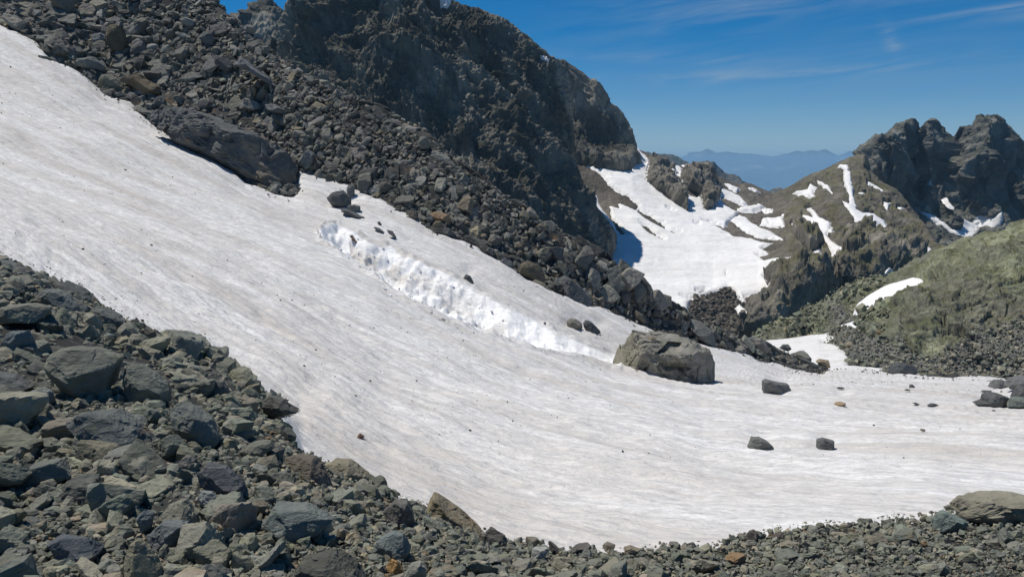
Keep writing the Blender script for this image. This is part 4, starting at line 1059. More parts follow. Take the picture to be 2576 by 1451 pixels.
for a in (
 (Z4([(600, 80), (640, 40), (710, 25), (765, 75), (765, 125), (700, 145), (640, 120)]), DK, "dark green rounded boulder stuck in the snow right of the bedrock slab", "the rounded boulder right of the slab", S),
 (Z4([(735, 10), (750, -15), (790, -5), (792, 55), (770, 75), (740, 50)]), G1, "small upright stone standing behind the rounded dark boulder", None, S),
 (Z4([(745, 130), (790, 122), (830, 135), (828, 160), (780, 172), (740, 155)]), G1, "flat stone just below the rounded dark boulder", None, S),
 (Z4([(700, 150), (745, 160), (790, 180), (860, 205), (830, 215), (760, 195), (700, 170)]), DK, "strip of dark broken stone below the rounded dark boulder", None, S),
 (Z4([(1010, 300), (1050, 305), (1080, 340), (1070, 355), (1030, 325)]), DK, "thin dark stone on the dirty snow above the trench", None, S),
 (Z4([(920, 280), (960, 285), (1000, 312), (985, 318), (940, 298)]), DK, "leftmost thin dark stone on the dirty snow above the trench", None, S),
 (Z4([(945, 245), (965, 240), (980, 265), (960, 265)]), DK, "small dark stone between the rounded boulder and the trench", None, S),
 (Z4([(1540, 630), (1560, 605), (1590, 615), (1612, 650), (1600, 658), (1560, 640)]), DK, "lone dark stone on the snow between the trench and the scree", "the lone dark stone above the trench", S),
 (Z4([(755, 340), (775, 333), (800, 362), (812, 384), (795, 385)]), (0.15, 0.1, 0.06), "rusty brown stone at the upper rim of the trench", None, S),
 (Z4([(2252, 935), (2275, 912), (2320, 912), (2362, 945), (2362, 980), (2300, 975), (2260, 955)]), (0.15, 0.14, 0.115), "rounded brown grey stone, left one of the pair above the huge boulder", "the stone pair", S),
 (Z4([(2366, 945), (2385, 922), (2420, 930), (2465, 968), (2495, 1005), (2480, 1015), (2430, 1000), (2390, 975)]), DK, "darker tilted stone, right one of the pair above the huge boulder", None, S),
 (Z4([(2092, 938), (2105, 932), (2117, 942), (2105, 946)]), DK, "pebble on the snow left of the stone pair", None, S),
 (Z5([(1035, 555), (1038, 520), (1060, 508), (1130, 525), (1195, 535), (1202, 560), (1185, 586), (1120, 570), (1060, 562)]), G1, "long grey block on the snow right of the huge boulder", "the long grey block", S),
 (Z5([(1455, 655), (1470, 642), (1500, 637), (1525, 645), (1518, 662), (1490, 665)]), (0.27, 0.2, 0.13), "small tan stone on the snow right of the long grey block", None, S),
 (Z5([(948, 884), (975, 850), (1030, 850), (1070, 870), (1103, 905), (1085, 912), (1030, 898), (980, 885)]), (0.13, 0.135, 0.12), "grey green turtle shaped stone on the snow below the long grey block", None, S),
 (Z5([(1352, 895), (1358, 862), (1385, 848), (1410, 855), (1455, 865), (1455, 905), (1445, 915), (1400, 902)]), G1, "square grey stone on the snow, right of the turtle shaped one", None, S),
 (Z5([(1962, 803), (1972, 797), (1995, 799), (1996, 809), (1975, 811)]), BRN, "small brown stone alone on the snow at the right", None, S),
 (Z5([(1475, 555), (1490, 551), (1517, 553), (1517, 562), (1480, 562)]), DK, "thin dark stone on the far snow, right of the long grey block", None, S),
 (Z5([(1900, 550), (1905, 537), (1920, 535), (1935, 545), (1932, 554)]), DK, "small dark stone on the far snow below the dark boulder of the slope foot", None, S),
 (Z5([(1872, 570), (1885, 562), (1905, 566), (1903, 572)]), DK, "pebble just below the small dark stone of the far snow", None, S),
 (Z5([(2005, 655), (2035, 646), (2060, 650), (2080, 660), (2040, 663)]), DK, "flat dark stone on the snow left of the right edge pile", None, S),
 (Z5([(1918, 644), (1940, 642), (1960, 652), (1935, 652)]), DK, "thin flat dark stone, left of the wider flat one near the right edge pile", None, S),
 (Z5([(2385, 690), (2400, 684), (2412, 690), (2400, 695)]), DK, "pebble on the snow below the right edge pile", None, S),
 ([(897, 1097), (905, 1089), (916, 1096), (914, 1103), (903, 1103)], (0.12, 0.08, 0.06), "lone reddish brown stone on the snow near the left foreground rubble", None, S),
 (Z5([(2270, 655), (2330, 640), (2350, 600), (2385, 583), (2440, 590), (2490, 615), (2500, 655), (2420, 660), (2330, 658)]), DK, "dark angular block at the front of the right edge pile", "the dark block at the right edge", S),
 (Z5([(2500, 590), (2520, 558), (2560, 545), (2640, 560), (2640, 620), (2540, 622)]), DK, "dark block cut by the right edge of the picture", None, S),
 (Z5([(2370, 550), (2410, 508), (2445, 505), (2480, 520), (2475, 550), (2420, 558)]), G1, "grey block at the back left of the right edge pile", None, S),
 (Z5([(2320, 578), (2335, 570), (2385, 572), (2380, 582)]), DK, "thin flat stone left of the right edge pile", None, S),
 (Z5([(2470, 520), (2510, 500), (2570, 490), (2640, 480), (2650, 540), (2560, 560), (2480, 560)]), G1, "grey block topping the right edge pile", None, S),
 (Z5([(2480, 655), (2500, 620), (2560, 612), (2640, 620), (2640, 668), (2540, 664)]), GRN, "greenish block low in the right edge pile", None, S),
 ):
    feat(a[0], 0.8, a[1], 400 + len(CLEAR), M_ROCK_MID, a[2], a[3], a[4], sub=4, rough=0.045, planes=4)
for a in (
 (Z4([(2152, 690), (2180, 640), (2240, 618), (2290, 640), (2340, 680), (2400, 730), (2425, 790), (2425, 835), (2380, 828), (2300, 795), (2230, 760), (2160, 720)]), (0.095, 0.1, 0.102), "large dark blue grey block at the snow edge of the scree, widest there", "the large blue grey block"),
 (Z4([(1920, 590), (1935, 540), (1985, 512), (2050, 535), (2100, 590), (2110, 640), (2090, 665), (2040, 650), (1980, 635)]), (0.12, 0.105, 0.075), "brown rounded rock at the snow edge left of the large blue grey block", "the brown rounded rock"),
 (Z4([(2005, 660), (2040, 645), (2100, 665), (2150, 715), (2130, 725), (2060, 690)]), (0.16, 0.145, 0.115), "low brown rock lying under the brown rounded one", None),
 (Z4([(1310, 185), (1380, 172), (1440, 195), (1460, 240), (1430, 265), (1360, 245), (1320, 215)]), (0.24, 0.165, 0.1), "orange brown flat rock at the edge of the scree", "the orange flat rock"),
 (Z4([(1328, 265), (1350, 238), (1385, 240), (1405, 270), (1400, 305), (1360, 300)]), (0.22, 0.18, 0.12), "tan rounded rock just below the orange flat one", None),
 (Z4([(1400, 300), (1415, 280), (1450, 290), (1492, 335), (1485, 352), (1440, 335), (1405, 320)]), G1, "grey wedge at the snow edge right of the tan rounded rock", None),
 (Z4([(1282, 225), (1290, 195), (1330, 195), (1342, 240), (1310, 258)]), G1, "grey block left of the tan rounded rock at the snow edge", None),
 (Z4([(1142, 185), (1160, 165), (1200, 170), (1228, 210), (1215, 235), (1170, 210)]), BRN, "brown grey block where the snow edge bends, left of the orange rock", None),
 (Z4([(1695, 440), (1720, 420), (1750, 432), (1765, 465), (1740, 478)]), G1, "grey stone at the snow edge halfway down the scree", None),
 (Z4([(1792, 510), (1830, 492), (1875, 515), (1895, 560), (1870, 572), (1820, 545)]), (.11, .115, .12), "grey slab at the snow edge left of the brown rounded rock", None),
 (Z5([(378, 205), (385, 160), (420, 125), (480, 120), (530, 160), (540, 222), (480, 222), (420, 215)]), DK, "dark squat block behind the huge boulder's top", "the dark squat block behind the boulder"),
 (Z5([(528, 168), (590, 165), (585, 240), (545, 240)]), (.2, .21, .2), "pale upright slab behind the top of the huge boulder", None),
 (Z5([(590, 180), (610, 150), (680, 170), (740, 220), (760, 290), (765, 320), (700, 300), (620, 250)]), (0.14, 0.145, 0.135), "broad grey slab leaning behind the right top of the huge boulder", "the broad grey slab behind the boulder"),
 (Z5([(725, 210), (790, 240), (850, 290), (878, 340), (830, 330), (770, 290), (735, 250)]), DK, "dark slab right of the broad grey one behind the boulder", None),
 (Z5([(250, 130), (285, 95), (330, 110), (350, 150), (340, 180), (300, 160)]), BRN, "brown pointed rock at the snow edge above the huge boulder", None),
 (Z5([(890, 290), (950, 262), (1010, 260), (1080, 290), (1122, 325), (1060, 332), (960, 320)]), G1, "long grey rock near the lower end of the scree", "the long grey rock at the scree's lower end"),
 (Z5([(1255, 430), (1270, 395), (1320, 400), (1370, 425), (1412, 465), (1340, 455)]), DK, "dark pointed slab at the very end of the scree", "the dark slab ending the scree"),
 (Z5([(1135, 325), (1160, 302), (1190, 300), (1205, 325), (1180, 340)]), G1, "upright grey rock near the end of the scree", None),
 (Z5([(1350, 400), (1375, 388), (1425, 392), (1432, 435), (1400, 437), (1370, 420)]), (0.27, 0.22, 0.15), "tan block behind the end of the scree", None),
 (Z1([(2212, 1200), (2240, 1150), (2290, 1115), (2335, 1150), (2330, 1210), (2300, 1265), (2250, 1250), (2215, 1230)]), (0.15, 0.16, 0.15), "pale grey block standing right of the bedrock slab", "the pale block right of the slab"),
 (Z1([(2330, 1190), (2362, 1215), (2355, 1250), (2325, 1265), (2310, 1240)]), BRN, "small brown block touching the pale block right of the slab", None),
 (Z1([(685, 260), (760, 248), (820, 300), (810, 335), (700, 330)]), (0.19, 0.195, 0.19), "pale grey square faced rock high on the left of the scree", "the pale square faced rock"),
 (Z1([(790, 210), (840, 188), (910, 195), (935, 290), (930, 390), (850, 400), (800, 330)]), (0.1, 0.085, 0.06), "tall brown block right of the pale square faced rock", None),
 (Z1([(548, 480), (610, 440), (700, 430), (780, 490), (760, 520), (640, 522)]), (0.15, 0.16, 0.15), "flat greenish slab at the snow edge, upper left", "the flat greenish slab at the upper left"),
 (Z1([(740, 620), (765, 560), (820, 555), (880, 590), (950, 680), (940, 695), (840, 680), (760, 655)]), (0.15, 0.15, 0.12), "tilted grey brown block on the snow edge above the bedrock slab", "the tilted block at the snow edge"),
 (Z1([(905, 590), (1040, 545), (1080, 590), (1185, 640), (1190, 700), (1100, 730), (1000, 650), (920, 620)]), (0.13, 0.105, 0.07), "long brown block above the bedrock slab", None),
 (Z1([(985, 690), (1040, 655), (1120, 680), (1170, 720), (1100, 735), (1020, 705)]), (.16, .165, .16), "pale flat rock in front of the long brown block", None),
 (Z1([(1140, 760), (1180, 715), (1215, 712), (1245, 790), (1215, 815), (1150, 812)]), G1, "grey pyramid just above the left end of the bedrock slab", None),
 (Z1([(1755, 780), (1830, 730), (1900, 750), (1960, 800), (1900, 830), (1800, 820)]), (0.22, 0.21, 0.18), "pale tan flat slab in the middle of the scree", "the pale tan slab of the scree"),
 (Z1([(1970, 780), (2040, 775), (2130, 820), (2135, 850), (2050, 845), (1990, 820)]), (.13, .135, .135), "grey flat slab right of the pale tan slab", None),
 (Z1([(1730, 450), (1800, 430), (1860, 490), (1990, 570), (2060, 650), (1990, 620), (1850, 530), (1780, 510)]), (.13, .135, .14), "long grey plate tilted down the middle of the scree", "the long tilted plate"),
 (Z1([(1590, 420), (1680, 430), (1740, 490), (1720, 550), (1640, 520), (1600, 470)]), (.09, .09, .088), "dark block left of the long tilted plate", None),
 (Z1([(1475, 280), (1510, 235), (1570, 250), (1600, 300), (1590, 345), (1520, 330)]), G1, "grey cube high on the scree", "the grey cube high on the scree"),
 (Z1([(1305, 250), (1360, 245), (1440, 290), (1400, 295), (1330, 280)]), PALE, "pale thin plate left of the grey cube high on the scree", None),
 (Z1([(1340, 150), (1390, 130), (1450, 160), (1480, 190), (1420, 210), (1360, 185)]), PALE, "pale angular rock near the skyline at the upper left", None),
 (Z1([(290, 415), (350, 420), (400, 440), (398, 478), (370, 480), (310, 440)]), (.12, .125, .1), "lone rock lying on the snow at the upper left", None),
 ):
    feat(a[0], 0.85, a[1], 500 + len(CLEAR), M_ROCK_MID, a[2], a[3] , sub=5, rough=0.04, planes=5, dd=-0.1)
for a in (
 (Z6([(548, 372), (575, 330), (608, 290), (640, 300), (700, 360), (790, 425), (850, 480), (888, 522), (940, 560), (900, 565), (800, 530), (700, 480), (600, 420)]), (0.21, 0.175, 0.115), "tan pyramid rock pointing up at the snow edge, bottom centre", "the tan pyramid rock"),
 (Z6([(940, 560), (985, 508), (1040, 515), (1090, 560), (1112, 595), (1095, 625), (1020, 650), (960, 640)]), (0.085, 0.08, 0.072), "dark rounded pair of humps right of the tan pyramid rock", "the dark humped rock"),
 (Z6([(180, 655), (230, 590), (330, 540), (400, 545), (440, 655), (390, 725), (300, 720), (200, 705)]), (0.13, 0.15, 0.142), "broad triangular grey green slab left of the tan pyramid rock", "the triangular grey green slab"),
 (Z6([(1272, 720), (1290, 655), (1385, 650), (1400, 665), (1350, 720), (1310, 735)]), (0.30, 0.30, 0.275), "white and grey striped block at the bottom, right of centre", "the striped block"),
 (Z6([(270, 780), (300, 735), (350, 735), (390, 800), (380, 850), (300, 820)]), (0.28, 0.17, 0.07), "rusty orange block at the bottom under the triangular slab", "the rusty orange block"),
 (Z6([(385, 850), (440, 760), (510, 748), (550, 790), (545, 880), (450, 900)]), (0.20, 0.20, 0.165), "pale grey block at the bottom beside the rusty orange one", None),
 (Z6([(1125, 820), (1145, 760), (1270, 735), (1285, 790), (1200, 828)]), (.2, .19, .155), "pale flat block at the bottom left of the striped block", None),
 (Z6([(1545, 670), (1590, 640), (1680, 625), (1702, 700), (1620, 700)]), (.1, .095, .085), "dark block at the snow edge right of the striped block", None),
 (Z6([(1765, 640), (1800, 612), (1855, 630), (1830, 665), (1780, 665)]), (.17, .15, .12), "brown top stone standing on a dark one at the snow edge", None),
 (Z6([(1912, 660), (1960, 640), (2050, 665), (2030, 700), (1940, 705)]), (.21, .18, .13), "tan flat block at the snow edge, lower right of centre", "the tan flat block"),
 (Z6([(1232, 600), (1240, 578), (1310, 580), (1335, 605), (1300, 635), (1245, 630)]), (.17, .155, .12), "brown block at the snow edge left of the dark block", None),
 (Z6([(1390, 620), (1400, 600), (1450, 640), (1495, 690), (1440, 680), (1400, 650)]), (.11, .1, .09), "dark sloping wedge at the snow edge right of the brown block", None),
 (Z6([(250, 400), (330, 330), (420, 335), (455, 400), (470, 490), (390, 500), (300, 470)]), (.11, .105, .095), "brown grey round block up from the triangular slab", None),
 (Z6([(430, 345), (480, 332), (515, 355), (505, 390), (450, 385)]), (.1, .1, .095), "small dark round stone left of the tan pyramid rock", None),
 (Z7([(228, 480), (255, 440), (330, 425), (430, 428), (540, 470), (505, 555), (480, 620), (400, 650), (300, 605), (240, 545)]), (0.135, 0.14, 0.115), "large flat topped block in the upper left foreground, biggest of them", "the large flat topped block"),
 (Z7([(548, 545), (560, 505), (620, 500), (700, 550), (760, 610), (755, 660), (640, 672), (580, 660)]), (0.13, 0.138, 0.115), "greenish ridge backed block right of the large flat topped one", "the ridge backed block"),
 (Z7([(755, 715), (800, 672), (870, 700), (940, 748), (990, 830), (960, 878), (880, 865), (800, 800)]), (0.125, 0.135, 0.12), "big tilted grey green slab in the middle of the left foreground", "the big tilted slab"),
 (Z7([(178, 190), (215, 162), (265, 172), (340, 225), (378, 260), (300, 272), (215, 235)]), (0.115, 0.125, 0.115), "pointed grey block near the top of the left foreground heap", "the pointed block at the heap's top"),
 (Z7([(225, 140), (270, 128), (350, 165), (420, 215), (452, 252), (390, 250), (300, 190)]), (.08, .085, .08), "long dark slab along the snow edge at the upper left of the heap", None),
 (Z7([(-40, 275), (40, 235), (140, 225), (230, 245), (185, 300), (60, 310), (-40, 320)]), (0.15, 0.15, 0.12), "flat slab at the left edge near the top of the heap", "the flat slab at the left edge"),
 (Z7([(395, 262), (470, 252), (560, 300), (577, 325), (555, 360), (470, 330), (410, 290)]), (.1, .105, .1), "dark slab jutting into the snow at the upper left", None),
 (Z7([(-60, 30), (30, 40), (130, 80), (140, 115), (60, 110), (-60, 70)]), (.1, .105, .098), "dark topmost slab of the heap at the left edge", None),
 (Z7([(130, 80), (200, 90), (230, 115), (200, 128), (150, 120)]), (.12, .125, .11), "small grey slab right of the topmost dark one", None),
 (Z7([(628, 350), (660, 332), (698, 350), (697, 382), (655, 388)]), (.085, .08, .07), "small dark rounded rock at the snow edge of the heap", "the small dark rounded rock"),
 (Z7([(-60, 535), (60, 550), (155, 595), (100, 625), (-60, 640)]), (.09, .095, .09), "dark wedge at the left edge, half way down", None),
 (Z7([(325, 730), (400, 705), (500, 720), (600, 790), (695, 890), (580, 900), (480, 850), (380, 790)]), (0.11, 0.118, 0.11), "long dark slab sloping down the left foreground", "the long dark sloping slab"),
 (Z7([(1455, 970), (1490, 938), (1570, 935), (1660, 1005), (1640, 1035), (1540, 1030), (1480, 1005)]), (0.18, 0.165, 0.12), "tan angular rock at the snow edge, left of bottom centre", "the tan angular rock"),
 (Z7([(1265, 930), (1330, 915), (1410, 920), (1460, 985), (1490, 1055), (1400, 1040), (1300, 1000)]), (.11, .095, .075), "rusty brown block left of the tan angular rock", None),
 (Z7([(885, 985), (930, 955), (1010, 965), (1095, 1035), (1100, 1095), (1010, 1100), (910, 1040)]), (.07, .075, .08), "dark blue boulder in the lower left foreground", "the dark blue boulder"),
 (Z7([(708, 1190), (765, 1130), (830, 1108), (880, 1170), (895, 1235), (800, 1235)]), (.17, .165, .125), "pale olive block below and left of the dark blue boulder", None),
 (Z7([(652, 1275), (735, 1205), (835, 1212), (845, 1270), (800, 1318), (700, 1315)]), (.12, .13, .128), "flat topped dark sided block in the lower left foreground", "the flat topped dark sided block"),
 (Z7([(222, 1300), (290, 1262), (400, 1275), (452, 1330), (420, 1380), (320, 1392), (240, 1365)]), (.085, .095, .1), "dark blue grey block near the bottom left corner", "the blue grey block at the bottom left"),
 (Z7([(560, 1370), (575, 1315), (620, 1290), (700, 1370), (730, 1440), (660, 1480), (575, 1460)]), (.19, .175, .12), "olive tan block at the bottom, left of the flat topped one", None),
 (Z7([(1310, 1440), (1360, 1375), (1490, 1338), (1600, 1400), (1640, 1470), (1500, 1500), (1340, 1500)]), (.075, .075, .062), "dark mottled boulder cut by the bottom edge", "the dark mottled boulder"),
 (Z7([(885, 1100), (905, 1068), (950, 1072), (977, 1100), (955, 1140), (915, 1130)]), (.2, .21, .195), "pale greenish stone below the dark blue boulder", None),
 (Z7([(1180, 1215), (1240, 1140), (1370, 1140), (1500, 1185), (1420, 1240), (1280, 1275)]), (.13, .145, .13), "wide green grey slab right of the dark blue boulder", "the wide green grey slab"),
 (Z7([(1180, 660), (1215, 640), (1280, 648), (1340, 705), (1250, 725), (1185, 735)]), (.085, .085, .075), "dark rock pointing into the snow at the notch of the heap", "the rock at the notch"),
 (Z7([(1075, 890), (1140, 850), (1215, 840), (1232, 868), (1150, 910), (1090, 915)]), (.13, .13, .105), "flat brown grey slab below the notch of the heap", None),
 (Z7([(925, 600), (950, 568), (1000, 575), (1030, 625), (960, 645)]), (.09, .092, .085), "dark block near the snow edge above the big tilted slab", None),
 (Z7([(90, 640), (180, 602), (240, 625), (225, 690), (150, 700)]), (.15, .16, .145), "pale grey green split block at the left", None),
 (Z7([(0, 445), (50, 350), (130, 345), (150, 400), (110, 440), (30, 460)]), (.12, .138, .14), "cool grey block near the left edge, under the flat slab", None),
 (Z7([(80, 1000), (170, 940), (260, 930), (320, 990), (260, 1030), (130, 1040)]), (.125, .13, .11), "grey block low at the left edge", None),
 (Z7([(0, 1240), (60, 1150), (125, 1140), (100, 1190), (20, 1250)]), (.15, .145, .1), "olive slab at the left edge near the bottom", None),
 (Z7([(615, 1180), (650, 1148), (690, 1160), (680, 1230), (650, 1260), (625, 1230)]), (.14, .155, .15), "upright grey plate left of the pale olive block", None),
 (Z8([(2020, 330), (2022, 292), (2110, 268), (2260, 245), (2400, 225), (2500, 219), (2650, 222), (2820, 260), (2820, 400), (2576, 392), (2420, 410), (2300, 425), (2170, 428), (2060, 385)]), (0.22, 0.205, 0.155), "long pale yellowish slab at the right edge of the foreground", "the long pale slab at the right"),
 (Z8([(1868, 485), (1880, 420), (1915, 380), (1950, 345), (2000, 365), (2075, 395), (2150, 425), (2105, 465), (1990, 495)]), (0.15, 0.18, 0.16), "green grey pyramid rock touching the long pale slab", "the green grey pyramid rock"),
 (Z8([(405, 568), (435, 505), (470, 490), (505, 512), (535, 555), (480, 572)]), (.1, .088, .078), "dark brown pointed stone at the snow edge, bottom right of centre", "the dark brown pointed stone"),
 (Z8([(612, 545), (640, 520), (690, 500), (712, 535), (660, 562)]), (.095, .08, .07), "dark brown stone right of the pointed one at the snow edge", None),
 (Z8([(1195, 445), (1215, 433), (1242, 442), (1235, 460), (1205, 458)]), (.06, .06, .06), "small black stone at the snow edge of the right gravel", None),
 (Z8([(675, 610), (740, 580), (860, 600), (850, 622), (750, 632)]), (.22, .2, .15), "pale tan flat stone in the gravel at the right", None),
 (Z8([(245, 720), (300, 675), (400, 685), (430, 715), (370, 745), (290, 740)]), (.24, .16, .09), "orange brown flat stone near the bottom, right of centre", None),
 (Z8([(1845, 362), (1850, 350), (1860, 355), (1858, 367)]), (.05, .05, .05), "tiny black pebble on the snow left of the green grey pyramid", None),
 ):
    feat(a[0], 0.9, a[1], 700 + len(CLEAR), M_ROCK_NEAR if a[1][0] < .25 or True else None, a[2], a[3], sub=5, rough=0.042, planes=6, group=None)
# boulder at the foot of the green slope
for o_, tn, lb in ((Z5([(1785, 470), (1800, 435), (1835, 415), (1880, 412), (1935, 430), (1950, 470), (1945, 498), (1870, 500), (1800, 488)]), (.085, .092, .098), "dark boulder at the foot of the green slope, where the far snow ends"),
                   (Z5([(1685, 474), (1700, 464), (1730, 465), (1732, 475)]), DK, "small dark stone at the far snow edge left of the slope foot boulder")):
    hit = face_hit(SG["P"], SG["px"], SG["py"], np.mean([q[0] for q in o_]), max(q[1] for q in o_) - 6)
    w = (max(q[0] for q in o_) - min(q[0] for q in o_)) / FD * 66
    outlined_rock("boulder" if w > 1 else "rock", o_, 67.5, w * .8, tn, 61, M_ROCK_MID, lb, sub=5, rough=.04, cat="rock", planes=5)
LAND.append((2270, 930, "the boulder at the slope foot"))

# ---- placement candidates over the ground surface
def pick(mask, n, r):
    idx = np.flatnonzero(mask.ravel())
    w = CELL.ravel()[idx]; w = np.minimum(w, np.percentile(w, 97)) + 1e-6
    return r.choice(idx, n, p=w / w.sum())
def cell_area(P, px, py):
    """ground area of each cell over distance squared"""
    a = np.linalg.norm(np.cross(np.gradient(P, axis=1), np.gradient(P, axis=0)), axis=-1)
    g = np.abs(np.gradient(px, axis=1) * np.gradient(py, axis=0) - np.gradient(px, axis=0) * np.gradient(py, axis=1))
    return g + 0.25 * a / P[..., 1].clip(1, 1e5) ** 2 * FD ** 2
CELL = cell_area(P0, px, py)
flatP = P0.reshape(-1, 3); flatN = NU.reshape(-1, 3)
fpx, fpy = px.ravel(), py.ravel()
off_snow = (sN < -1)
near_m = off_snow & (P0[..., 1] < 12.5) & (P0[..., 1] > 1.6) & (fpx.reshape(px.shape) > -150) & (px < 2730) & (py < 1640)
up_m = off_snow & (P0[..., 1] > 38) & (px > -160) & (px < 2100) & (py > -160) & (py < 960)
rows = np.arange(P0.shape[0])[:, None] + 0 * px
ridge_row = int(np.argmin(np.where(P0[:, 500, 1] > 40, py[:, 500], 9e9)))
print("ridge row", ridge_row, P0.shape, near_m.sum(), up_m.sum())
up_m &= rows <= ridge_row + 6

rocks = []     # dicts: pos, size (m), asp, yaw etc, tint, px size
taken = []
def add_rocks(mask, n, smin, smax, powr, pal, pw, r, zone, slab=0.5, sizemap=None, sink=0.25):
    ids = pick(mask, n, r)
    u = r.uniform(0, 1, n)
    size = smin * (1 - u * (1 - (smin / smax) ** powr)) ** (-1 / powr)      # power law: many small, few large
    for k, i in enumerate(ids):
        p = flatP[i].copy(); s = size[k]
        if zone == "up" and s > 30: s = min(s, 28 + 1.2 * max(0, ridge_row - i // P0.shape[1]))
        if zone == "near" and s > 38: s = max(18.0, min(s, 40 + 1.6 * -sN.ravel()[i] * 1.0))
        if sizemap is not None: s *= sizemap(fpx[i], fpy[i], p[1])
        p[:2] += r.normal(size=2) * 0.01 * p[1] * 0.3
        rocks.append(dict(p=p, s=s, n=flatN[i], tint=pal[(lambda c_: 0 if (size[k] > 36 and c_ in (6, 7)) else c_)(r.choice(len(pal), p=pw))] * r.uniform(0.75, 1.3) * r.uniform(0.96, 1.04, 3), D=s / p[1] * FD, x=fpx[i], y=fpy[i], zone=zone,
                          flat=r.uniform(0.16, 0.5) if r.uniform() < slab else r.uniform(0.6, 0.95), el=r.uniform(0.6, 0.95), sink=sink))
r1 = np.random.default_rng(5)
near_k = lambda x, y: float(np.interp(x, [0, 500, 900, 1300, 1800, 2600], [1.4, 1.3, 1.1, 0.9, 0.68, 0.58]))
near_scale = lambda x, y, d: near_k(x, y) * d / FD
up_scale = lambda x, y, d: 50.0 / FD * float(np.interp(x, [0, 500, 1000, 1400, 1700, 2100], [1.5, 1.1, 0.8, 0.9, 1.3, 1.3]))
add_rocks(near_m, 1500, 40, 108, 2.3, PAL_NEAR, PN, r1, "near", sizemap=near_scale, sink=0.22)
add_rocks(near_m, 12000, 18, 48, 2.0, PAL_NEAR, PN, r1, "near", sizemap=near_scale, sink=0.1)
add_rocks(near_m, 30000, 8, 21, 1.5, PAL_NEAR, PN, r1, "near", sizemap=near_scale, sink=0.05)
add_rocks(up_m, 3000, 21, 56, 2.8, PAL_UP, PU, r1, "up", slab=0.9, sizemap=up_scale, sink=0.16)
add_rocks(up_m, 17000, 9, 24, 1.8, PAL_UP, PU, r1, "up", slab=0.9, sizemap=up_scale, sink=0.08)
foot_m = SG["foot"] > 0.3
CELL = cell_area(SG["P"], SG["px"], SG["py"])
flatP, flatN, fpx, fpy = SG["P"].reshape(-1, 3), SG["N"].reshape(-1, 3), SG["px"].ravel(), SG["py"].ravel()
fm = foot_m & (SG["snow"] < 0) & (SG["px"] < 2700) & (SG["py"] < 960)
add_rocks(fm, 9000, 0.16, 0.8, 2.3, PAL_NEAR, PN, r1, "foot", sink=0.1)
sl_m = (SG["foot"] <= 0.3) & (SG["snow"] < 0) & (SG["px"] < 2700) & (SG["px"] > 1900) & (SG["py"] > 540) & (SG["py"] < 900)
add_rocks(sl_m & (SG["px"] < 2230), 2500, 0.3, 1.3, 2.4, PAL_NEAR * np.array([1.0, 1.04, .9]), PN, r1, "foot", sink=0.1)

flatP, flatN, fpx, fpy = BWL["P"].reshape(-1, 3), BWL["N"].reshape(-1, 3), BWL["px"].ravel(), BWL["py"].ravel()
CELL = cell_area(BWL["P"], BWL["px"], BWL["py"])
BR = np.array([(0.1, 0.085, 0.068), (0.13, 0.112, 0.09), (0.075, 0.066, 0.055), (0.17, 0.15, 0.125)])
add_rocks((BWL["deb"] > 1) & (BWL["snow"] < 1), 3500, 0.5, 2.6, 2.4, BR, [.35, .3, .2, .15], r1, "debris", sink=0.1)
# ---- the ordinary rocks, merged into one body per slope
def hull_variants(n, r):
    out = []
    for _ in range(n):
        bm = bmesh.new()
        c8 = np.array([(a, b, c) for a in (-1, 1) for b in (-1, 1) for c in (-1, 1)], float) * 0.78 + r.normal(size=(8, 3)) * 0.2
        pts = list(c8)
        for q in r.choice(8, 3, replace=False):          # corners knocked off
            c = c8[q]; pts[q] = c * 0.8
            for k_ in range(3):
                e = c.copy(); e[k_] *= r.uniform(0.2, 0.7); pts.append(e)
        for p in pts: bm.verts.new(p)
        res = bmesh.ops.convex_hull(bm, input=bm.verts[:])
        bmesh.ops.delete(bm, geom=list(set(g for g in res["geom_interior"] if isinstance(g, bmesh.types.BMVert))), context='VERTS')
        bmesh.ops.triangulate(bm, faces=bm.faces[:])
        bm.verts.index_update()
        out.append((np.array([v.co[:] for v in bm.verts]), np.array([[v.index for v in f.verts] for f in bm.faces])))
        bm.free()
    return out
HV = hull_variants(70, np.random.default_rng(3))
HV2 = []
for k in range(24):                                  # finer, craggier kind for the larger ones
    HV2.append(rock_shape(2, np.random.default_rng(900 + k), (1, 1, 1), 3, 0.05))
def orient(n, r, tilt=0.45):
    """random heading, flat side roughly along the slope"""
    nn = np.asarray(n) + r.normal(size=3) * tilt * 0.85
    nn /= np.linalg.norm(nn)
    a = r.normal(size=3); a -= nn * (a @ nn); a /= np.linalg.norm(a)
    return np.stack([a, np.cross(nn, a), nn], -1)
def merge(name, rs, mat, label, r):
    VV, FF, CC = [], [], []
    base_i = 0
    for k in rs:
        v, f = HV2[int(r.integers(len(HV2)))] if k["D"] > 26 else HV[int(r.integers(len(HV)))]
        M = orient(k["n"], r, 0.5)
        v = (v * np.array([0.5, 0.5 * k["el"], 0.5 * k["flat"]]) * k["s"]) @ M.T + k["p"] + np.array([0, 0, 1]) * k["s"] * (0.5 * k["flat"] - k["sink"]) 
        VV.append(v); FF.append(f + base_i); CC.append(np.repeat(k["tint"][None], len(v), 0)); base_i += len(v)
    V = np.concatenate(VV); F = np.concatenate(FF); C = np.concatenate(CC)
    return link(name, mesh_from(name, V, F, mat, False, C), kind="stuff", label=label)

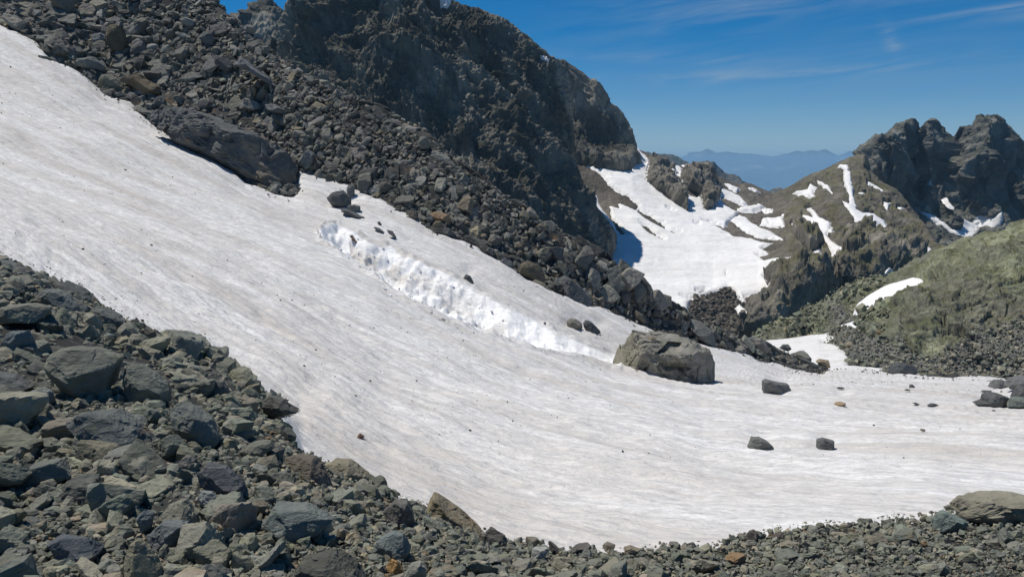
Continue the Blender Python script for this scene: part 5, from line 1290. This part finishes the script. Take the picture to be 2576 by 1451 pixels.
# loose stuff on the snow: grit gathered along the dirty bands, and broken snow in the trench
r3 = np.random.default_rng(31)
NP_, NN_ = SNW["P"].reshape(-1, 3), NU.reshape(-1, 3)
CELL = cell_area(SNW["P"], SNW["px"], SNW["py"])
band = fbm((SNW["P"] @ np.array([[0.84, -0.54, 0], [0.54, 0.84, 0], [0, 0, 1]]).T) * np.array([0.06, 0.35, 0.3]), 3, seed=71)
gm = (sN > 1) & (sT < -4) & (px > -50) & (px < 2620) & (py < 1440)
def scatter(name, mask, n, d0, d1, pw, tints, mat, label, k=0.35, up=0.0):
    ids = pick(mask, n, r3); u = r3.uniform(0, 1, n)
    D = d0 * (1 - u * (1 - (d0 / d1) ** pw)) ** (-1 / pw)
    rs_ = []
    for q, i in enumerate(ids):
        p = NP_[i]; s_q = D[q] * p[1] / FD
        rs_.append(dict(p=p + np.array([0, 0, up * s_q]), s=s_q, n=NN_[i], tint=tints[r3.integers(len(tints))] * r3.uniform(.7, 1.3), D=8, flat=r3.uniform(.35, .8), el=r3.uniform(.6, .95), sink=0.1))
    return merge(name, rs_, mat, label, r3)
GT = np.array([(0.09, 0.085, 0.075), (0.14, 0.12, 0.095), (0.06, 0.06, 0.058), (0.2, 0.17, 0.13)])
scatter("grit", gm & (band > 0.15), 900, 1.6, 7, 2.6, GT, M_ROCK_MID, "scattered grit and pebbles melting out of the dirty snow")
scatter("grit", gm & (sN < 22) & (py < 980), 700, 2.5, 12, 2.2, GT, M_ROCK_MID, "small stones strewn along the edge of the scree on the snow")
ST_ = np.array([(0.82, 0.82, 0.81), (0.7, 0.69, 0.66), (0.62, 0.6, 0.55), (0.85, 0.85, 0.85)])
scatter("grit", gm & (sN < 12) & (P0[..., 1] < 14), 900, 3, 16, 2.2, PAL_NEAR[:6], M_ROCK_NEAR, "small stones half melted into the snow edge beside the foreground rubble")
scatter("snow_rubble", (sT > 2) & (px < 1270) & (px > 830), 170, 3, 20, 1.9, ST_, M_CHUNK, "broken lumps of snow lying in the torn trench")
scatter("snow_rubble", (sT < 0) & (sT > -14) & (py > np.interp(px, [800, 1560], [600, 930]) + 20), 90, 3, 10, 1.8, ST_, M_CHUNK, "snow crumbs along the lower lip of the trench")
scatter("grit", (sT > 4) & (px > 930) & (px < 1340), 26, 3, 9, 1.8, GT * 1.8, M_ROCK_MID, "dark stones mixed into the broken snow of the trench")

# the largest ones become rocks of their own
def clear_of(k):
    for o in CLEAR:
        if k["D"] > 26 and o[:, 0].min() - 30 < k["x"] < o[:, 0].max() + 30 and o[:, 1].min() - 30 < k["y"] < o[:, 1].max() + 30:
            if sdist(np.array([k["x"]]), np.array([k["y"]]), o)[0] > -k["D"] * (0.38 if k["zone"] == "near" else 0.2): return False
    return True
rocks = [k for k in rocks if clear_of(k)]
def visible(k):
    return -40 < k["x"] < 2616 and -30 < k["y"] < 1480
big = sorted([k for k in rocks if visible(k) and k["zone"] in ("near", "up")], key=lambda k: -k["D"])
big_near = [k for k in big if k["zone"] == "near"][:110]
big_up = [k for k in big if k["zone"] == "up"][:75]
chosen = set(id(k) for k in big_near + big_up)
rs = np.random.default_rng(77)
merge("scree", [k for k in rocks if k["zone"] == "near" and id(k) not in chosen], M_ROCK_NEAR, "dense grey green rubble of broken rock in the foreground", rs)
merge("scree", [k for k in rocks if k["zone"] == "up" and id(k) not in chosen], M_ROCK_MID, "dark grey rubble covering the slope above the snow", rs)
merge("scree", [k for k in rocks if k["zone"] == "foot"], M_ROCK_MID, "grey rubble at the foot of the green slope", rs)
merge("scree", [k for k in rocks if k["zone"] == "debris"], M_ROCK_MID, "brown rubble mound below the snow bowl", rs)

def one_rock(p, s, n, tint, seed, mat, label, group, asp=None, tilt=0.4, sink=0.2, sub=4, rough=0.045, M=None, name="rock", nplanes=3):
    r = np.random.default_rng(seed)
    asp = asp or (1, r.uniform(0.6, 0.95), r.uniform(0.35, 0.8))
    V, F = rock_shape(sub, r, asp, nplanes, rough)
    if M is None: M = orient(n, r, tilt)
    V = (V * s * 0.5) @ np.asarray(M).T
    z0 = V[:, 2].min()
    V[:, 2] -= z0
    me = mesh_from(name, V, F, mat, False, np.repeat(np.asarray(tint)[None], len(V), 0))
    return link(name, me, loc=(p[0], p[1], p[2] - sink * s), label=label, cat="rock", group=group)
def tone(t, zone):
    m = sum(t) / 3; wr = t[0] / t[2]
    hue = "rusty" if wr > 1.6 else "tan" if wr > 1.3 else "olive grey" if wr > 1.16 else "greenish grey" if t[1] > t[0] * 1.05 else "grey"
    return ("pale " if m > .19 else "dark " if m < .125 else "") + hue
def direction(dx, dy):
    a = math.degrees(math.atan2(-dy, dx))
    return ["right of", "above right of", "above", "above left of", "left of", "below left of", "below", "below right of"][int(((a + 22.5) % 360) // 45)]
def short(t):
    for a, b in ((" above the snow", ""), ("the boulder at the slope foot", "the slope foot boulder"), (" in the foreground,", ","), (" on the scree,", ","), ("at the scree's lower end", "low on the scree"), (" at the snow edge", ""), ("the long ", "the "), ("the large ", "the ")):
        if len(t.split()) <= 15: break
        t = t.replace(a, b)
    if len(t.split()) > 16: t = t.replace("greenish grey", "grey").replace("olive grey", "olive")
    return t
ORD = ["nearest", "second nearest", "third nearest", "fourth nearest", "fifth nearest", "sixth nearest", "seventh nearest", "eighth nearest"]
def auto_labels(lst, what, ymax):
    for k in lst:
        tn = tone(k["tint"], k["zone"]); shp = "slab" if k["flat"] < 0.42 else "wedge" if k["el"] < 0.7 else "block"
        L = min(LAND, key=lambda l: math.hypot(l[0] - k["x"], (l[1] - k["y"])))
        k["key"] = (tn, shp, direction(k["x"] - L[0], k["y"] - L[1]), L[2]); k["ld"] = math.hypot(L[0] - k["x"], L[1] - k["y"])
    groups = {}
    for k in lst: groups.setdefault(k["key"], []).append(k)
    for key, g in groups.items():
        g.sort(key=lambda k: k["ld"])
        for n, k in enumerate(g):
            k["label"] = short(f"{key[0]} {key[1]} {what}, {key[2]} {key[3]}" if len(g) == 1 else f"{ORD[min(n, 7)]} {key[0]} {key[1]} {key[2]} {key[3]}")
auto_labels(big_near, "in the foreground", 0); auto_labels(big_up, "on the scree", 0)
for j, k in enumerate(big_near):
    one_rock(k["p"], k["s"] * 1.05, k["n"], k["tint"], 2000 + j, M_ROCK_NEAR, k["label"], "loose rocks of the foreground heap", tilt=0.3, asp=(1, k["el"], k["flat"]), sink=0.2 * k["flat"] + .08)
for j, k in enumerate(big_up):
    one_rock(k["p"], k["s"] * 1.05, k["n"], k["tint"], 3000 + j, M_ROCK_MID, k["label"], "loose rocks of the scree above the snow", tilt=0.22, asp=(1, k["el"], k["flat"]), sink=0.18 * k["flat"] + .05)

# ---------------------------------------------------------------- haze
me = bpy.data.meshes.new("haze")
x, y0, y1, z0, z1 = 22600, -1600, 24600, -2402, 260
v = [(-x, y0, z0), (x, y0, z0), (x, y1, z0), (-x, y1, z0), (-x, y0, z1), (x, y0, z1), (x, y1, z1), (-x, y1, z1)]
me.from_pydata(v, [], [(0, 3, 2, 1), (4, 5, 6, 7), (0, 1, 5, 4), (1, 2, 6, 5), (2, 3, 7, 6), (3, 0, 4, 7)])
hm = bpy.data.materials.new("thin_air_haze"); hm.use_nodes = True
hn, hl = hm.node_tree.nodes, hm.node_tree.links
hn.clear()
ho = hn.new("ShaderNodeOutputMaterial")
hv = hn.new("ShaderNodeVolumePrincipled")
hv.inputs["Color"].default_value = (0.42, 0.72, 1.0, 1)
hv.inputs["Density"].default_value = 9e-5
hv.inputs["Anisotropy"].default_value = 0.0
hl.new(hv.outputs[0], ho.inputs["Volume"])
me.materials.append(hm)
link("haze", me, kind="stuff", label="thin blue haze in the valley air")
